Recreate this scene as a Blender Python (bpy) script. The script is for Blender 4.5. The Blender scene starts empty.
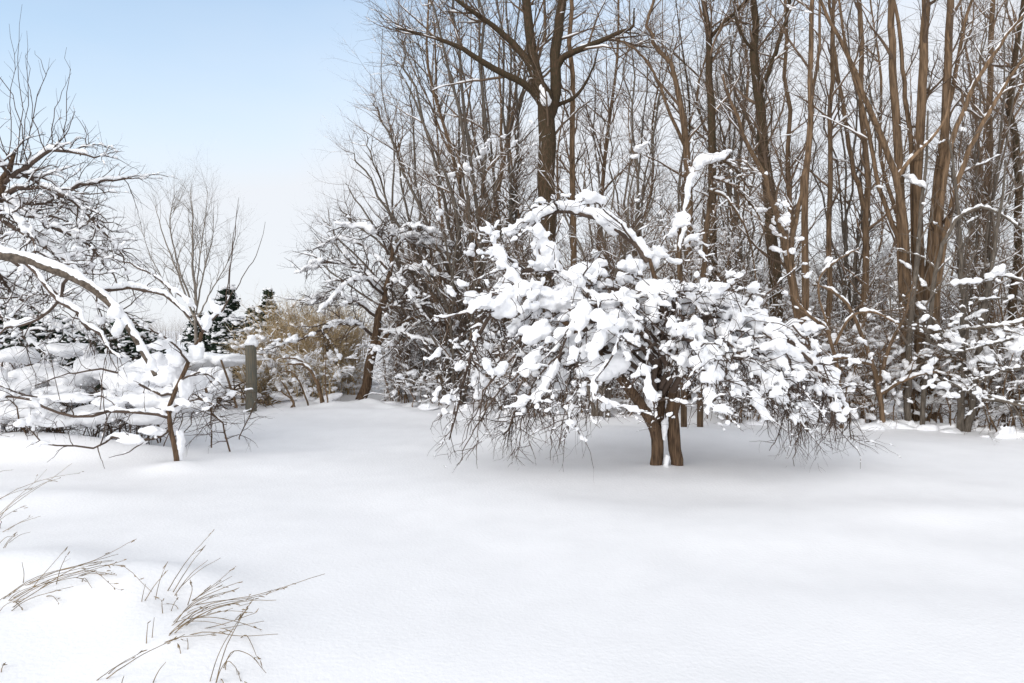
import bpy, math, random
import numpy as np
from mathutils import Vector, Matrix

SC = bpy.context.scene
COL = SC.collection
F, CX, HZ, EYE = 700.0, 512.0, 330.0, 1.6        # focal length in px, principal column, horizon row, eye height

# ------------------------------------------------------------------ camera
cam_d = bpy.data.cameras.new('camera')
cam = bpy.data.objects.new('camera', cam_d)
COL.objects.link(cam)
cam.location = (0, 0, EYE)
cam.rotation_euler = (math.radians(90), 0, 0)
cam_d.sensor_width = 36
cam_d.lens = 36 * F / 1024
cam_d.shift_y = -11.5 / 1024
cam_d.clip_end = 3000
SC.camera = cam

# ------------------------------------------------------------------ sky and sun
SUN_AZ, SUN_EL = -140.0, 26.0                      # degrees, azimuth clockwise from +Y
world = bpy.data.worlds.new('World')
SC.world = world
world.use_nodes = True
nt = world.node_tree
nt.nodes.clear()
def nd(tree, kind, **kw):
    n = tree.nodes.new(kind)
    for k, v in kw.items():
        if k in n.inputs: n.inputs[k].default_value = v
        else: setattr(n, k, v)
    return n
def math_node(tree, op, a, b=None):
    n = tree.nodes.new('ShaderNodeMath'); n.operation = op
    for i, v in enumerate((a, b)):
        if v is None: continue
        if isinstance(v, (int, float)): n.inputs[i].default_value = v
        else: tree.links.new(v, n.inputs[i])
    return n.outputs[0]
sky = nt.nodes.new('ShaderNodeTexSky')
sky.sky_type = 'NISHITA'
sky.sun_disc = False
sky.sun_elevation = math.radians(SUN_EL)
sky.sun_rotation = math.radians(SUN_AZ % 360)
sky.air_density = 1.0; sky.dust_density = 0.6; sky.ozone_density = 1.5
tc = nt.nodes.new('ShaderNodeTexCoord')
sep = nt.nodes.new('ShaderNodeSeparateXYZ')
nt.links.new(tc.outputs['Generated'], sep.inputs[0])
noi = nt.nodes.new('ShaderNodeTexNoise')          # thin high cloud, denser to the east and near the horizon
noi.inputs['Scale'].default_value = 2.2; noi.inputs['Detail'].default_value = 5
mp = nt.nodes.new('ShaderNodeMapping'); mp.inputs['Scale'].default_value = (1, 1, 3.0)
nt.links.new(tc.outputs['Generated'], mp.inputs[0]); nt.links.new(mp.outputs[0], noi.inputs['Vector'])
v = math_node(nt, 'MULTIPLY', sep.outputs['Z'], -2.8)
v = math_node(nt, 'ADD', v, math_node(nt, 'MULTIPLY', sep.outputs['X'], 0.62))
v = math_node(nt, 'ADD', v, math_node(nt, 'MULTIPLY', noi.outputs['Fac'], 0.35))
v = math_node(nt, 'ADD', v, 1.50)
def ramp(sock, a, b, top):                        # unseen cloud added overhead and southward, to take blue out of the fill
    m = nt.nodes.new('ShaderNodeMapRange'); m.interpolation_type = 'SMOOTHSTEP'
    m.inputs['From Min'].default_value = a; m.inputs['From Max'].default_value = b; m.inputs['To Max'].default_value = top
    nt.links.new(sock, m.inputs['Value']); return m.outputs[0]
v = math_node(nt, 'ADD', v, ramp(sep.outputs['Z'], .47, .75, 2.2))
v = math_node(nt, 'ADD', v, ramp(math_node(nt, 'MULTIPLY', sep.outputs['Y'], -1), -.45, .05, 1.6))
cl = nt.nodes.new('ShaderNodeClamp'); cl.inputs['Min'].default_value = 0.2; cl.inputs['Max'].default_value = 0.97
nt.links.new(v, cl.inputs[0])
mix = nt.nodes.new('ShaderNodeMix'); mix.data_type = 'RGBA'
nt.links.new(cl.outputs[0], mix.inputs[0])
sgain = nt.nodes.new('ShaderNodeMix'); sgain.data_type = 'RGBA'; sgain.blend_type = 'MULTIPLY'
sgain.inputs[0].default_value = 1.0
sgain.inputs[7].default_value = (1.66, 1.88, 1.80, 1)
nt.links.new(sky.outputs[0], sgain.inputs[6])
nt.links.new(sgain.outputs[2], mix.inputs[6])
up = nt.nodes.new('ShaderNodeMapRange'); up.interpolation_type = 'SMOOTHSTEP'   # veil dimmed towards the unseen zenith, shaped to balance light under the tree
up.inputs['From Min'].default_value = 0.40; up.inputs['From Max'].default_value = 0.85; up.inputs['To Min'].default_value = 1.0; up.inputs['To Max'].default_value = 0.75
nt.links.new(sep.outputs['Z'], up.inputs['Value'])
veil = nt.nodes.new('ShaderNodeVectorMath'); veil.operation = 'SCALE'
veil.inputs[0].default_value = (5.7, 5.86, 6.18)
south = ramp(math_node(nt, 'MULTIPLY', sep.outputs['Y'], -1), -0.1, 0.6, 0.6)          # unseen brightness added to the southern cloud, as fill for the tree fronts
nt.links.new(math_node(nt, 'MULTIPLY', up.outputs[0], math_node(nt, 'ADD', south, 1.0)), veil.inputs['Scale'])
nt.links.new(veil.outputs[0], mix.inputs[7])
bg = nt.nodes.new('ShaderNodeBackground'); bg.inputs['Strength'].default_value = 0.1
wo = nt.nodes.new('ShaderNodeOutputWorld')
nt.links.new(mix.outputs[2], bg.inputs[0]); nt.links.new(bg.outputs[0], wo.inputs[0])

sun_d = bpy.data.lights.new('sun', 'SUN')
sun_d.energy = 0.95; sun_d.angle = math.radians(40); sun_d.color = (1.0, 0.95, 0.88)
sun = bpy.data.objects.new('sun', sun_d); COL.objects.link(sun)
_az, _el = math.radians(SUN_AZ), math.radians(SUN_EL)
sdir = Vector((math.sin(_az) * math.cos(_el), math.cos(_az) * math.cos(_el), math.sin(_el)))
sun.rotation_euler = sdir.to_track_quat('Z', 'Y').to_euler()
sun.location = sdir * 60

SC.view_settings.view_transform = 'Standard'
SC.view_settings.look = 'None'
SC.view_settings.exposure = 0.62
SC.view_settings.gamma = 1
SC.view_settings.use_curve_mapping = False
SC.render.engine = 'CYCLES'
SC.cycles.max_bounces = 9; SC.cycles.diffuse_bounces = 8; SC.cycles.glossy_bounces = 2
SC.cycles.use_denoising = True

# ------------------------------------------------------------------ helpers: numbers
def lattice(seed, n=64):
    return np.random.default_rng(seed).random((n, n)) * 2 - 1
def noise2(x, y, s, seed):
    L = lattice(seed); n = L.shape[0]
    u, w = np.asarray(x, float) / s, np.asarray(y, float) / s
    i, j = np.floor(u).astype(int), np.floor(w).astype(int)
    fu, fw = u - i, w - j
    fu = fu * fu * fu * (fu * (fu * 6 - 15) + 10); fw = fw * fw * fw * (fw * (fw * 6 - 15) + 10)
    a, b = L[i % n, j % n], L[(i + 1) % n, j % n]
    c, d = L[i % n, (j + 1) % n], L[(i + 1) % n, (j + 1) % n]
    return (a * (1 - fu) + b * fu) * (1 - fw) + (c * (1 - fu) + d * fu) * fw
def sstep(a, b, x):
    t = np.clip((np.asarray(x, float) - a) / (b - a), 0, 1); return t * t * (3 - 2 * t)
BUMPS = []                                        # (x, y, height, radius x, radius y)
def ground_z(x, y):
    x = np.asarray(x, float); y = np.asarray(y, float)
    edge = 13.2 - 0.18 * np.clip(x, -4, 12)
    back = sstep(-1.4, 1.6, y - edge)
    z = 0.03 * noise2(x, y, 2.6, 1) + 0.018 * noise2(x + 0.4 * y, y * 2.2, 2.1, 2) + 0.012 * noise2(x, y, 0.7, 3)
    z = z + back * (0.13 * noise2(x, y, 1.1, 4) + 0.08 * noise2(x, y, 0.42, 5) + 0.05)
    far = sstep(40, 120, np.hypot(x, y))
    z = z * (1 - far) + far * (-0.4 + 0.5 * noise2(x, y, 60, 6))
    for (bx, by, h, rx, ry) in BUMPS:
        z = z + h * np.exp(-((x - bx) / rx) ** 2 - ((y - by) / ry) ** 2)
    return z
def W(px, py, d):                                 # a point of the place: image column and row at a real distance
    return np.array([(px - CX) / F * d, d, EYE - (py - HZ) / F * d])
def wx(px, d): return (px - CX) / F * d

BUMPS += [(-2.2, 4.15, 0.17, 0.5, 0.36), (-1.9, 4.0, -0.05, 0.16, 0.14), (-3.1, 4.5, 0.14, 0.6, 0.4), (-1.7, 3.55, 0.05, 0.5, 0.3),
          (1.75, 8.1, 0.03, 0.35, 0.3), (1.8, 6.9, -0.05, 1.5, 0.5), (-3.95, 8.2, 0.07, 0.3, 0.25),
          (-4.6, 6.6, 0.08, 1.2, 0.4), (1.0, 10.6, 0.12, 1.6, 0.7), (3.2, 10.3, 0.10, 1.4, 0.6), (4.1, 6.2, 0.04, 1.3, 0.35), (-6.2, 8.95, 0.30, 1.7, 0.40)]

# ------------------------------------------------------------------ helpers: materials
def mat(name, color, rough=0.8, scale=6.0, var=0.35, stretch=(1, 1, 1), bump=0.0, bscale=30.0, col2=None, spec=0.2, objvar=0.0):
    m = bpy.data.materials.new(name); m.use_nodes = True
    t = m.node_tree; b = t.nodes['Principled BSDF']
    b.inputs['Roughness'].default_value = rough
    b.inputs['Specular IOR Level'].default_value = spec
    tcn = t.nodes.new('ShaderNodeTexCoord'); mpn = t.nodes.new('ShaderNodeMapping')
    mpn.inputs['Scale'].default_value = stretch
    t.links.new(tcn.outputs['Object'], mpn.inputs[0])
    n1 = t.nodes.new('ShaderNodeTexNoise'); n1.inputs['Scale'].default_value = scale; n1.inputs['Detail'].default_value = 6
    t.links.new(mpn.outputs[0], n1.inputs['Vector'])
    rmp = t.nodes.new('ShaderNodeValToRGB')
    c2 = col2 or tuple(min(1, c * (1 + var)) for c in color)
    c1 = tuple(c * (1 - var) for c in color) if col2 is None else color
    rmp.color_ramp.elements[0].position = 0.33; rmp.color_ramp.elements[1].position = 0.67
    rmp.color_ramp.elements[0].color = (*c1, 1); rmp.color_ramp.elements[1].color = (*c2, 1)
    t.links.new(n1.outputs['Fac'], rmp.inputs[0])
    out = rmp.outputs[0]
    if objvar:
        oi = t.nodes.new('ShaderNodeObjectInfo'); mr = t.nodes.new('ShaderNodeMapRange')
        mr.inputs['To Min'].default_value = 1 - objvar; mr.inputs['To Max'].default_value = 1 + objvar
        t.links.new(oi.outputs['Random'], mr.inputs['Value'])
        mm = t.nodes.new('ShaderNodeVectorMath'); mm.operation = 'SCALE'
        t.links.new(out, mm.inputs[0]); t.links.new(mr.outputs[0], mm.inputs['Scale']); out = mm.outputs[0]
    t.links.new(out, b.inputs['Base Color'])
    if bump:
        n2 = t.nodes.new('ShaderNodeTexNoise'); n2.inputs['Scale'].default_value = bscale; n2.inputs['Detail'].default_value = 5
        t.links.new(mpn.outputs[0], n2.inputs['Vector'])
        bp = t.nodes.new('ShaderNodeBump'); bp.inputs['Strength'].default_value = bump; bp.inputs['Distance'].default_value = 0.02
        t.links.new(n2.outputs['Fac'], bp.inputs['Height']); t.links.new(bp.outputs[0], b.inputs['Normal'])
    return m
def snow_mat(name, bump, bscale, c=(0.83, 0.85, 0.89)):
    m = mat(name, c, 0.55, 3.0, 0.02, bump=bump, bscale=bscale, spec=0.25)
    return m
M_ground = snow_mat('snow_field', 0.22, 38.0, (0.90, 0.90, 0.912))
M_snow = snow_mat('branch_snow', 0.25, 40.0, (0.91, 0.912, 0.925))
M_fsnow = snow_mat('woodland_snow', 0.0, 10.0, (0.89, 0.89, 0.905))
BK = (3.0, 3.0, 0.35)
M_apple = mat('apple_bark', (0.105, 0.066, 0.040), 0.85, 18, 0.55, BK, 0.9, 26)
M_appletwig = mat('apple_twig', (0.085, 0.060, 0.046), 0.8, 5, 0.3)
M_bark = mat('brown_bark', (0.140, 0.092, 0.056), 0.88, 11, 0.45, BK, 0.9, 22, objvar=0.25)
M_moss = mat('mossy_bark', (0.040, 0.034, 0.018), 0.9, 12, 0.5, (2.5, 2.5, 0.9), 1.0, 26, col2=(0.085, 0.052, 0.032))
M_bough = mat('bough_bark', (0.125, 0.100, 0.078), 0.88, 22, 0.45, (1, 1, 1), 0.7, 60)
M_tan = mat('tan_bark', (0.160, 0.104, 0.062), 0.85, 10, 0.5, BK, 0.8, 20, objvar=0.2)
M_grey = mat('grey_bark', (0.125, 0.105, 0.085), 0.88, 16, 0.4, BK, 0.6, 22, objvar=0.2)
M_twig = mat('woodland_twig', (0.155, 0.106, 0.072), 0.85, 4, 0.35, objvar=0.25)
M_brush = mat('thicket_twig', (0.185, 0.128, 0.084), 0.85, 4, 0.35, objvar=0.3)
M_pale = mat('pale_twig', (0.22, 0.19, 0.16), 0.85, 4, 0.3)
M_twigg = mat('grey_twig', (0.14, 0.115, 0.093), 0.85, 4, 0.3, objvar=0.2)
M_beige = mat('dry_beige_stem', (0.45, 0.345, 0.21), 0.85, 4, 0.35, objvar=0.15)
M_straw = mat('dry_straw', (0.20, 0.145, 0.085), 0.85, 20, 0.4)
M_post = mat('weathered_post', (0.10, 0.108, 0.095), 0.85, 12, 0.4, (4, 4, 0.3), 0.8, 30, col2=(0.19, 0.155, 0.11))
M_ever = mat('evergreen_leaf', (0.018, 0.032, 0.018), 0.8, 6, 0.5, objvar=0.25)
M_far = mat('far_twig', (0.19, 0.15, 0.122), 0.9, 0.4, 0.25)

# ------------------------------------------------------------------ helpers: meshes
def norm(v): return v / np.maximum(np.linalg.norm(v, axis=-1, keepdims=True), 1e-9)
def tube_geo(P, R, S, aspect=None):
    B, N, _ = P.shape
    T = np.empty_like(P); T[:, 1:-1] = P[:, 2:] - P[:, :-2]; T[:, 0] = P[:, 1] - P[:, 0]; T[:, -1] = P[:, -1] - P[:, -2]
    T = norm(T)
    mt = norm(T.mean(1)); ref = np.zeros_like(mt)
    k = np.argmin(np.abs(mt), axis=1); ref[np.arange(B), k] = 1
    U = norm(np.cross(T, ref[:, None, :])); V = np.cross(T, U)
    a = np.arange(S) * 2 * math.pi / S
    off = U[:, :, None, :] * np.cos(a)[:, None] + V[:, :, None, :] * np.sin(a)[:, None]
    vs = (P[:, :, None, :] + off * R[:, :, None, None]).reshape(-1, 3)
    b = np.arange(B)[:, None, None] * N * S; i = np.arange(N - 1)[None, :, None] * S; s = np.arange(S)[None, None, :]; s2 = (s + 1) % S
    q = np.stack([b + i + s, b + i + s2, b + i + S + s2, b + i + S + s], -1).reshape(-1, 4)
    return vs, q
def mesh_from(name, geos, m, smooth=True):
    V, Q, o = [], [], 0
    for vs, q in geos:
        if len(q) == 0: continue
        V.append(vs); Q.append(q + o); o += len(vs)
    me = bpy.data.meshes.new(name)
    if V:
        V = np.concatenate(V)
        n4 = [q for q in Q if q.shape[1] == 4]; n3 = [q for q in Q if q.shape[1] == 3]
        loops = np.concatenate([q.ravel() for q in n4 + n3]).astype(np.int32)
        tot = np.concatenate([np.full(len(q), q.shape[1], np.int32) for q in n4 + n3])
        st = np.concatenate([[0], np.cumsum(tot)[:-1]]).astype(np.int32)
        me.vertices.add(len(V)); me.vertices.foreach_set('co', V.astype(np.float32).ravel())
        me.loops.add(len(loops)); me.loops.foreach_set('vertex_index', loops)
        me.polygons.add(len(tot)); me.polygons.foreach_set('loop_start', st); me.polygons.foreach_set('loop_total', tot)
        me.update(calc_edges=True); me.validate()
        if smooth: me.polygons.foreach_set('use_smooth', np.ones(len(me.polygons), bool))
    me.materials.append(m)
    return me
def wood(name, batches, m, off=(0, 0, 0)):
    off = np.asarray(off, float)
    return mesh_from(name, [tube_geo(P - off, R, S) for (P, R), S in batches if len(P)], m)
def resample(batch, k):
    P, R = batch; B, N, _ = P.shape; M = (N - 1) * k + 1
    f = np.linspace(0, N - 1, M); i = np.minimum(f.astype(int), N - 2); w = (f - i)
    return P[:, i] * (1 - w)[None, :, None] + P[:, i + 1] * w[None, :, None], R[:, i] * (1 - w) + R[:, i + 1] * w
def hand(paths, N=14, jit=0.0, rng=None):
    """each path: list of (x, y, z, r) control points -> one batch (Catmull-Rom)"""
    PP, RR = [], []
    for p in paths:
        c = np.array(p, float)
        c = np.vstack([2 * c[0] - c[1], c, 2 * c[-1] - c[-2]])
        f = np.linspace(0, len(p) - 1, N); i = np.minimum(f.astype(int), len(p) - 2); t = (f - i)[:, None]
        a, b, d, e = c[i], c[i + 1], c[i + 2], c[i + 3]
        q = 0.5 * (2 * b + (d - a) * t + (2 * a - 5 * b + 4 * d - e) * t ** 2 + (3 * b - a - 3 * d + e) * t ** 3)
        P = q[:, :3]
        if jit and rng is not None:
            L = np.linalg.norm(P[-1] - P[0]); j = rng.normal(size=(N, 3)) * jit * L / N; j[0] = 0; P = P + j
        PP.append(P); RR.append(np.maximum(q[:, 3], 0.0012))
    return np.array(PP), np.array(RR)
def pix(path):                                    # (px, py, d, r) -> (x, y, z, r)
    return [(*W(a, b, d), r) for a, b, d, r in path]
def spawn(rng, par, dens, L, ang, t=(0.15, 1.0), r=0.004, N=6, wander=0.15, trop=0.0, up=0.0, flat=1.0, taper=0.25, fall=0.4, rmax=0.65):
    P, R = par
    if len(P) == 0: return np.zeros((0, N, 3)), np.zeros((0, N))
    B, M, _ = P.shape
    pl = np.linalg.norm(np.diff(P, axis=1), axis=2).sum(1)
    idx = np.repeat(np.arange(B), rng.poisson(dens * pl * (t[1] - t[0]))); n = len(idx)
    tt = t[0] + (t[1] - t[0]) * rng.random(n)
    f = tt * (M - 1); i = np.minimum(f.astype(int), M - 2); w = (f - i)[:, None]
    p = P[idx, i] * (1 - w) + P[idx, i + 1] * w; pr = R[idx, i] * (1 - w[:, 0]) + R[idx, i + 1] * w[:, 0]
    T = norm(P[idx, i + 1] - P[idx, i])
    v = rng.normal(size=(n, 3)); v[:, 2] = v[:, 2] * flat + up
    v = norm(v - T * (v * T).sum(1, keepdims=True))
    a = np.radians(rng.uniform(ang[0], ang[1], n))[:, None]
    d = T * np.cos(a) + v * np.sin(a)
    ln = rng.uniform(L[0], L[1], n) * (1 - fall * tt)
    r0 = np.minimum(pr * rmax, r * rng.uniform(0.7, 1.3, n))
    out = np.empty((n, N, 3)); out[:, 0] = p
    for k in range(1, N):
        d = d + rng.normal(size=(n, 3)) * wander; d[:, 2] += trop / N * 3
        d = norm(d); p = p + d * (ln / (N - 1))[:, None]; out[:, k] = p
    return out, r0[:, None] * np.linspace(1, taper, N)[None, :]
def snow_on(rng, batch, thick, k=2, cover=0.6, cap=0.05, power=1.5, lumps=0.6, lift=0.55, minr=0.0):
    """a ridge of snow lying along the upper side of each branch"""
    if len(batch[0]) == 0: return batch
    P, R = resample(batch, k); B, N, _ = P.shape
    T = np.gradient(P, axis=1); hz = np.sqrt(np.clip(1 - norm(T)[:, :, 2] ** 2, 0, 1)) ** power
    m = max(3, N // 2); c = rng.random((B, m)); f = np.linspace(0, m - 1, N); i = np.minimum(f.astype(int), m - 2); w = f - i
    nz = c[:, i] * (1 - w) + c[:, i + 1] * w
    s = np.clip((nz - (1 - cover)) / max(cover, 1e-3) * 2.2, 0, 1) ** 0.7
    s = s * hz * np.minimum(thick * (R + 0.004) * (1 + lumps * rng.normal(size=(B, N))).clip(0.3, 2), cap)
    env = np.minimum(1, np.minimum(np.arange(N), np.arange(N)[::-1]) / 1.5 + 0.08)
    s = s * env
    keep = s.max(1) > minr + 0.0015
    P, R, s = P[keep].copy(), R[keep], s[keep]
    T = norm(np.gradient(P, axis=1)); n = np.zeros_like(P); n[:, :, 2] = 1; n = norm(n - T * T[:, :, 2:3])
    P += n * (R * 0.6 + s * lift - (s < 0.001) * R * 0.6)[:, :, None]
    return P, np.maximum(s, 0.0006)
GOLD = (1 + 5 ** .5) / 2
def ico(sub):
    v = norm(np.array([(-1, GOLD, 0), (1, GOLD, 0), (-1, -GOLD, 0), (1, -GOLD, 0), (0, -1, GOLD), (0, 1, GOLD), (0, -1, -GOLD), (0, 1, -GOLD), (GOLD, 0, -1), (GOLD, 0, 1), (-GOLD, 0, -1), (-GOLD, 0, 1)], float))
    f = [(0, 11, 5), (0, 5, 1), (0, 1, 7), (0, 7, 10), (0, 10, 11), (1, 5, 9), (5, 11, 4), (11, 10, 2), (10, 7, 6), (7, 1, 8), (3, 9, 4), (3, 4, 2), (3, 2, 6), (3, 6, 8), (3, 8, 9), (4, 9, 5), (2, 4, 11), (6, 2, 10), (8, 6, 7), (9, 8, 1)]
    v = [tuple(x) for x in v]
    for _ in range(sub):
        mid, nf = {}, []
        def md(a, b):
            k = (min(a, b), max(a, b))
            if k not in mid:
                c = np.array(v[a]) + np.array(v[b]); v.append(tuple(c / np.linalg.norm(c))); mid[k] = len(v) - 1
            return mid[k]
        for a, b, c in f:
            x, y, z = md(a, b), md(b, c), md(c, a); nf += [(a, x, z), (b, y, x), (c, z, y), (x, y, z)]
        f = nf
    return np.array(v), np.array(f)
ICO1, ICO2, ICO3 = ico(1), ico(2), ico(3)
def blobs(rng, C, S, X=None, base=ICO2, rough=0.18):
    """lumps at C with half sizes S (B,3), long axis along X, each one knocked out of round"""
    v, f = base; B = len(C)
    if B == 0: return np.zeros((0, 3)), np.zeros((0, 3), int)
    X = norm(rng.normal(size=(B, 3)) * [1, 1, 0.2]) if X is None else norm(X)
    Z = np.tile([0, 0, 1.0], (B, 1)); Y = norm(np.cross(Z, X)); Zp = np.cross(X, Y)
    wv = rng.normal(size=(B, 3, 3)) * 2.2; ph = rng.random((B, 3)) * 6.28
    n = np.sin(np.einsum('vk,bjk->bvj', v, wv) + ph[:, None, :]).mean(2)
    q = v[None] * (1 + rough * 1.6 * n)[:, :, None] * S[:, None, :]
    q = q[:, :, 0:1] * X[:, None] + q[:, :, 1:2] * Y[:, None] + q[:, :, 2:3] * Zp[:, None] + C[:, None]
    return q.reshape(-1, 3), (f[None] + np.arange(B)[:, None, None] * len(v)).reshape(-1, 3)
def clumps_on(rng, batch, dens, size, squash=0.6, tz=0.75, zmin=None, long=1.5, grow=None):
    """snow pillows resting on branches"""
    P, R = batch; B, M, _ = P.shape
    if B == 0: return blobs(rng, np.zeros((0, 3)), np.zeros((0, 3)))
    pl = np.linalg.norm(np.diff(P, axis=1), axis=2).sum(1)
    idx = np.repeat(np.arange(B), rng.poisson(dens * pl)); n = len(idx)
    f = rng.uniform(0.12, 0.97, n) * (M - 1); i = np.minimum(f.astype(int), M - 2); w = (f - i)[:, None]
    p = P[idx, i] * (1 - w) + P[idx, i + 1] * w; T = norm(P[idx, i + 1] - P[idx, i])
    ok = np.abs(T[:, 2]) < tz
    if zmin is not None: ok &= p[:, 2] > zmin
    p, T = p[ok], T[ok]; n = len(p)
    s = size[0] + (size[1] - size[0]) * rng.random(n) ** 2.2
    if grow is not None: s = s * grow(p)
    m = np.where(s > .05, 5, np.where(s > .028, 3, 1)); ii = np.repeat(np.arange(n), m); first = np.r_[True, ii[1:] != ii[:-1]] if len(ii) else np.zeros(0, bool)
    s2 = s[ii] * np.where(first, .78, rng.uniform(.32, .68, len(ii)))
    X = norm(T[ii] + rng.normal(size=(len(ii), 3)) * .25)
    S = np.stack([s2 * rng.uniform(1.0, long, len(ii)), s2 * rng.uniform(0.75, 1.1, len(ii)), s2 * rng.uniform(squash * .8, squash * 1.3, len(ii))], 1)
    q = p[ii].copy(); q[:, 2] += S[:, 2] * 0.5
    lat = norm(np.cross(T[ii], [0, 0, 1.0]) + 1e-6)
    q += np.where(first, 0, 1)[:, None] * (T[ii] * (rng.normal(size=len(ii)) * s[ii] * .75 * long)[:, None] + lat * (rng.normal(size=len(ii)) * s[ii] * .45)[:, None] + np.stack([0 * s[ii], 0 * s[ii], rng.normal(size=len(ii)) * s[ii] * .28 - s[ii] * .1], 1))
    return blobs(rng, q, S, X, rough=.26)

# ------------------------------------------------------------------ helpers: objects
def part(name, me, parent, label=None):
    o = bpy.data.objects.new(name, me); COL.objects.link(o); o.parent = parent
    if label: o['label'] = label
    return o
def thing(name, label, cat, loc=(0, 0, 0), group=None, rz=0.0, sc=1.0):
    o = bpy.data.objects.new(name, None); COL.objects.link(o)
    o.empty_display_size = 0.2
    o.location = loc; o.rotation_euler = (0, 0, rz); o.scale = (sc, sc, sc)
    o['label'] = label; o['category'] = cat
    if group: o['group'] = group
    return o
def dup(root, loc, rz, sc, label, group):
    r = root.copy(); COL.objects.link(r)
    r.location = loc; r.rotation_euler = (0, 0, rz); r.scale = (sc, sc, sc)
    r['label'] = label
    if group: r['group'] = group
    for ch in list(root.children):
        c = ch.copy(); COL.objects.link(c); c.parent = r
    return r
LUMPY = bpy.data.textures.new('lumpy', 'CLOUDS'); LUMPY.noise_scale = 0.075; LUMPY.noise_depth = 4
def merge_snow(o, voxel, smooth=3, f=0.5, lump=0.045):        # one skin over overlapping lumps
    a = o.modifiers.new('skin', 'REMESH'); a.mode = 'VOXEL'; a.voxel_size = voxel; a.use_smooth_shade = True
    b = o.modifiers.new('settle', 'SMOOTH'); b.factor = f; b.iterations = smooth
    c = o.modifiers.new('lumps', 'DISPLACE'); c.texture = LUMPY; c.strength = lump; c.mid_level = 0.5; c.texture_coords = 'LOCAL'
def struct(o, kind='structure'): o['kind'] = kind; return o
def base_at(px, d): 
    x = wx(px, d); return np.array([x, d, float(ground_z(x, d))])

# ------------------------------------------------------------------ ground: one sheet to the horizon
def axis(fine0, fine1, step, far, ratio=1.18):
    a = list(np.arange(fine0, fine1 + 1e-6, step))
    s = step
    while a[-1] < far: s *= ratio; a.append(a[-1] + s)
    s = step
    while a[0] > -far: s *= ratio; a.insert(0, a[0] - s)
    return np.array(a)
gx, gy = axis(-9, 10, 0.06, 900), axis(2.2, 15, 0.06, 900)
GX, GY = np.meshgrid(gx, gy)
GV = np.stack([GX, GY, ground_z(GX, GY)], -1).reshape(-1, 3)
ny, nx = GX.shape
i = (np.arange(ny - 1)[:, None] * nx + np.arange(nx - 1)[None]).ravel()
ground = bpy.data.objects.new('snow_ground', mesh_from('snow_ground', [(GV, np.stack([i, i + 1, i + nx + 1, i + nx], 1))], M_ground))
COL.objects.link(ground); struct(ground)

# ------------------------------------------------------------------ the snow-laden apple tree in the middle
def build_tree(name, label, cat, base, parts, group=None):
    """parts: list of (part name, [(batch, sides)], material); batches in world coordinates"""
    t = thing(name, label, cat, tuple(base), group)
    for nm, bs, m in parts:
        part(nm, wood(nm, bs, m, base), t)
    return t
def snow_part(t, geos, base, voxel=None, smooth=3, m=None, name='snow_cover', f=0.5):
    gs = [(g[0] - np.asarray(base), g[1]) for g in geos if len(g[1])]
    o = part(name, mesh_from(name, gs, m or M_snow), t)
    if voxel: merge_snow(o, voxel, smooth, f)
    return o

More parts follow.
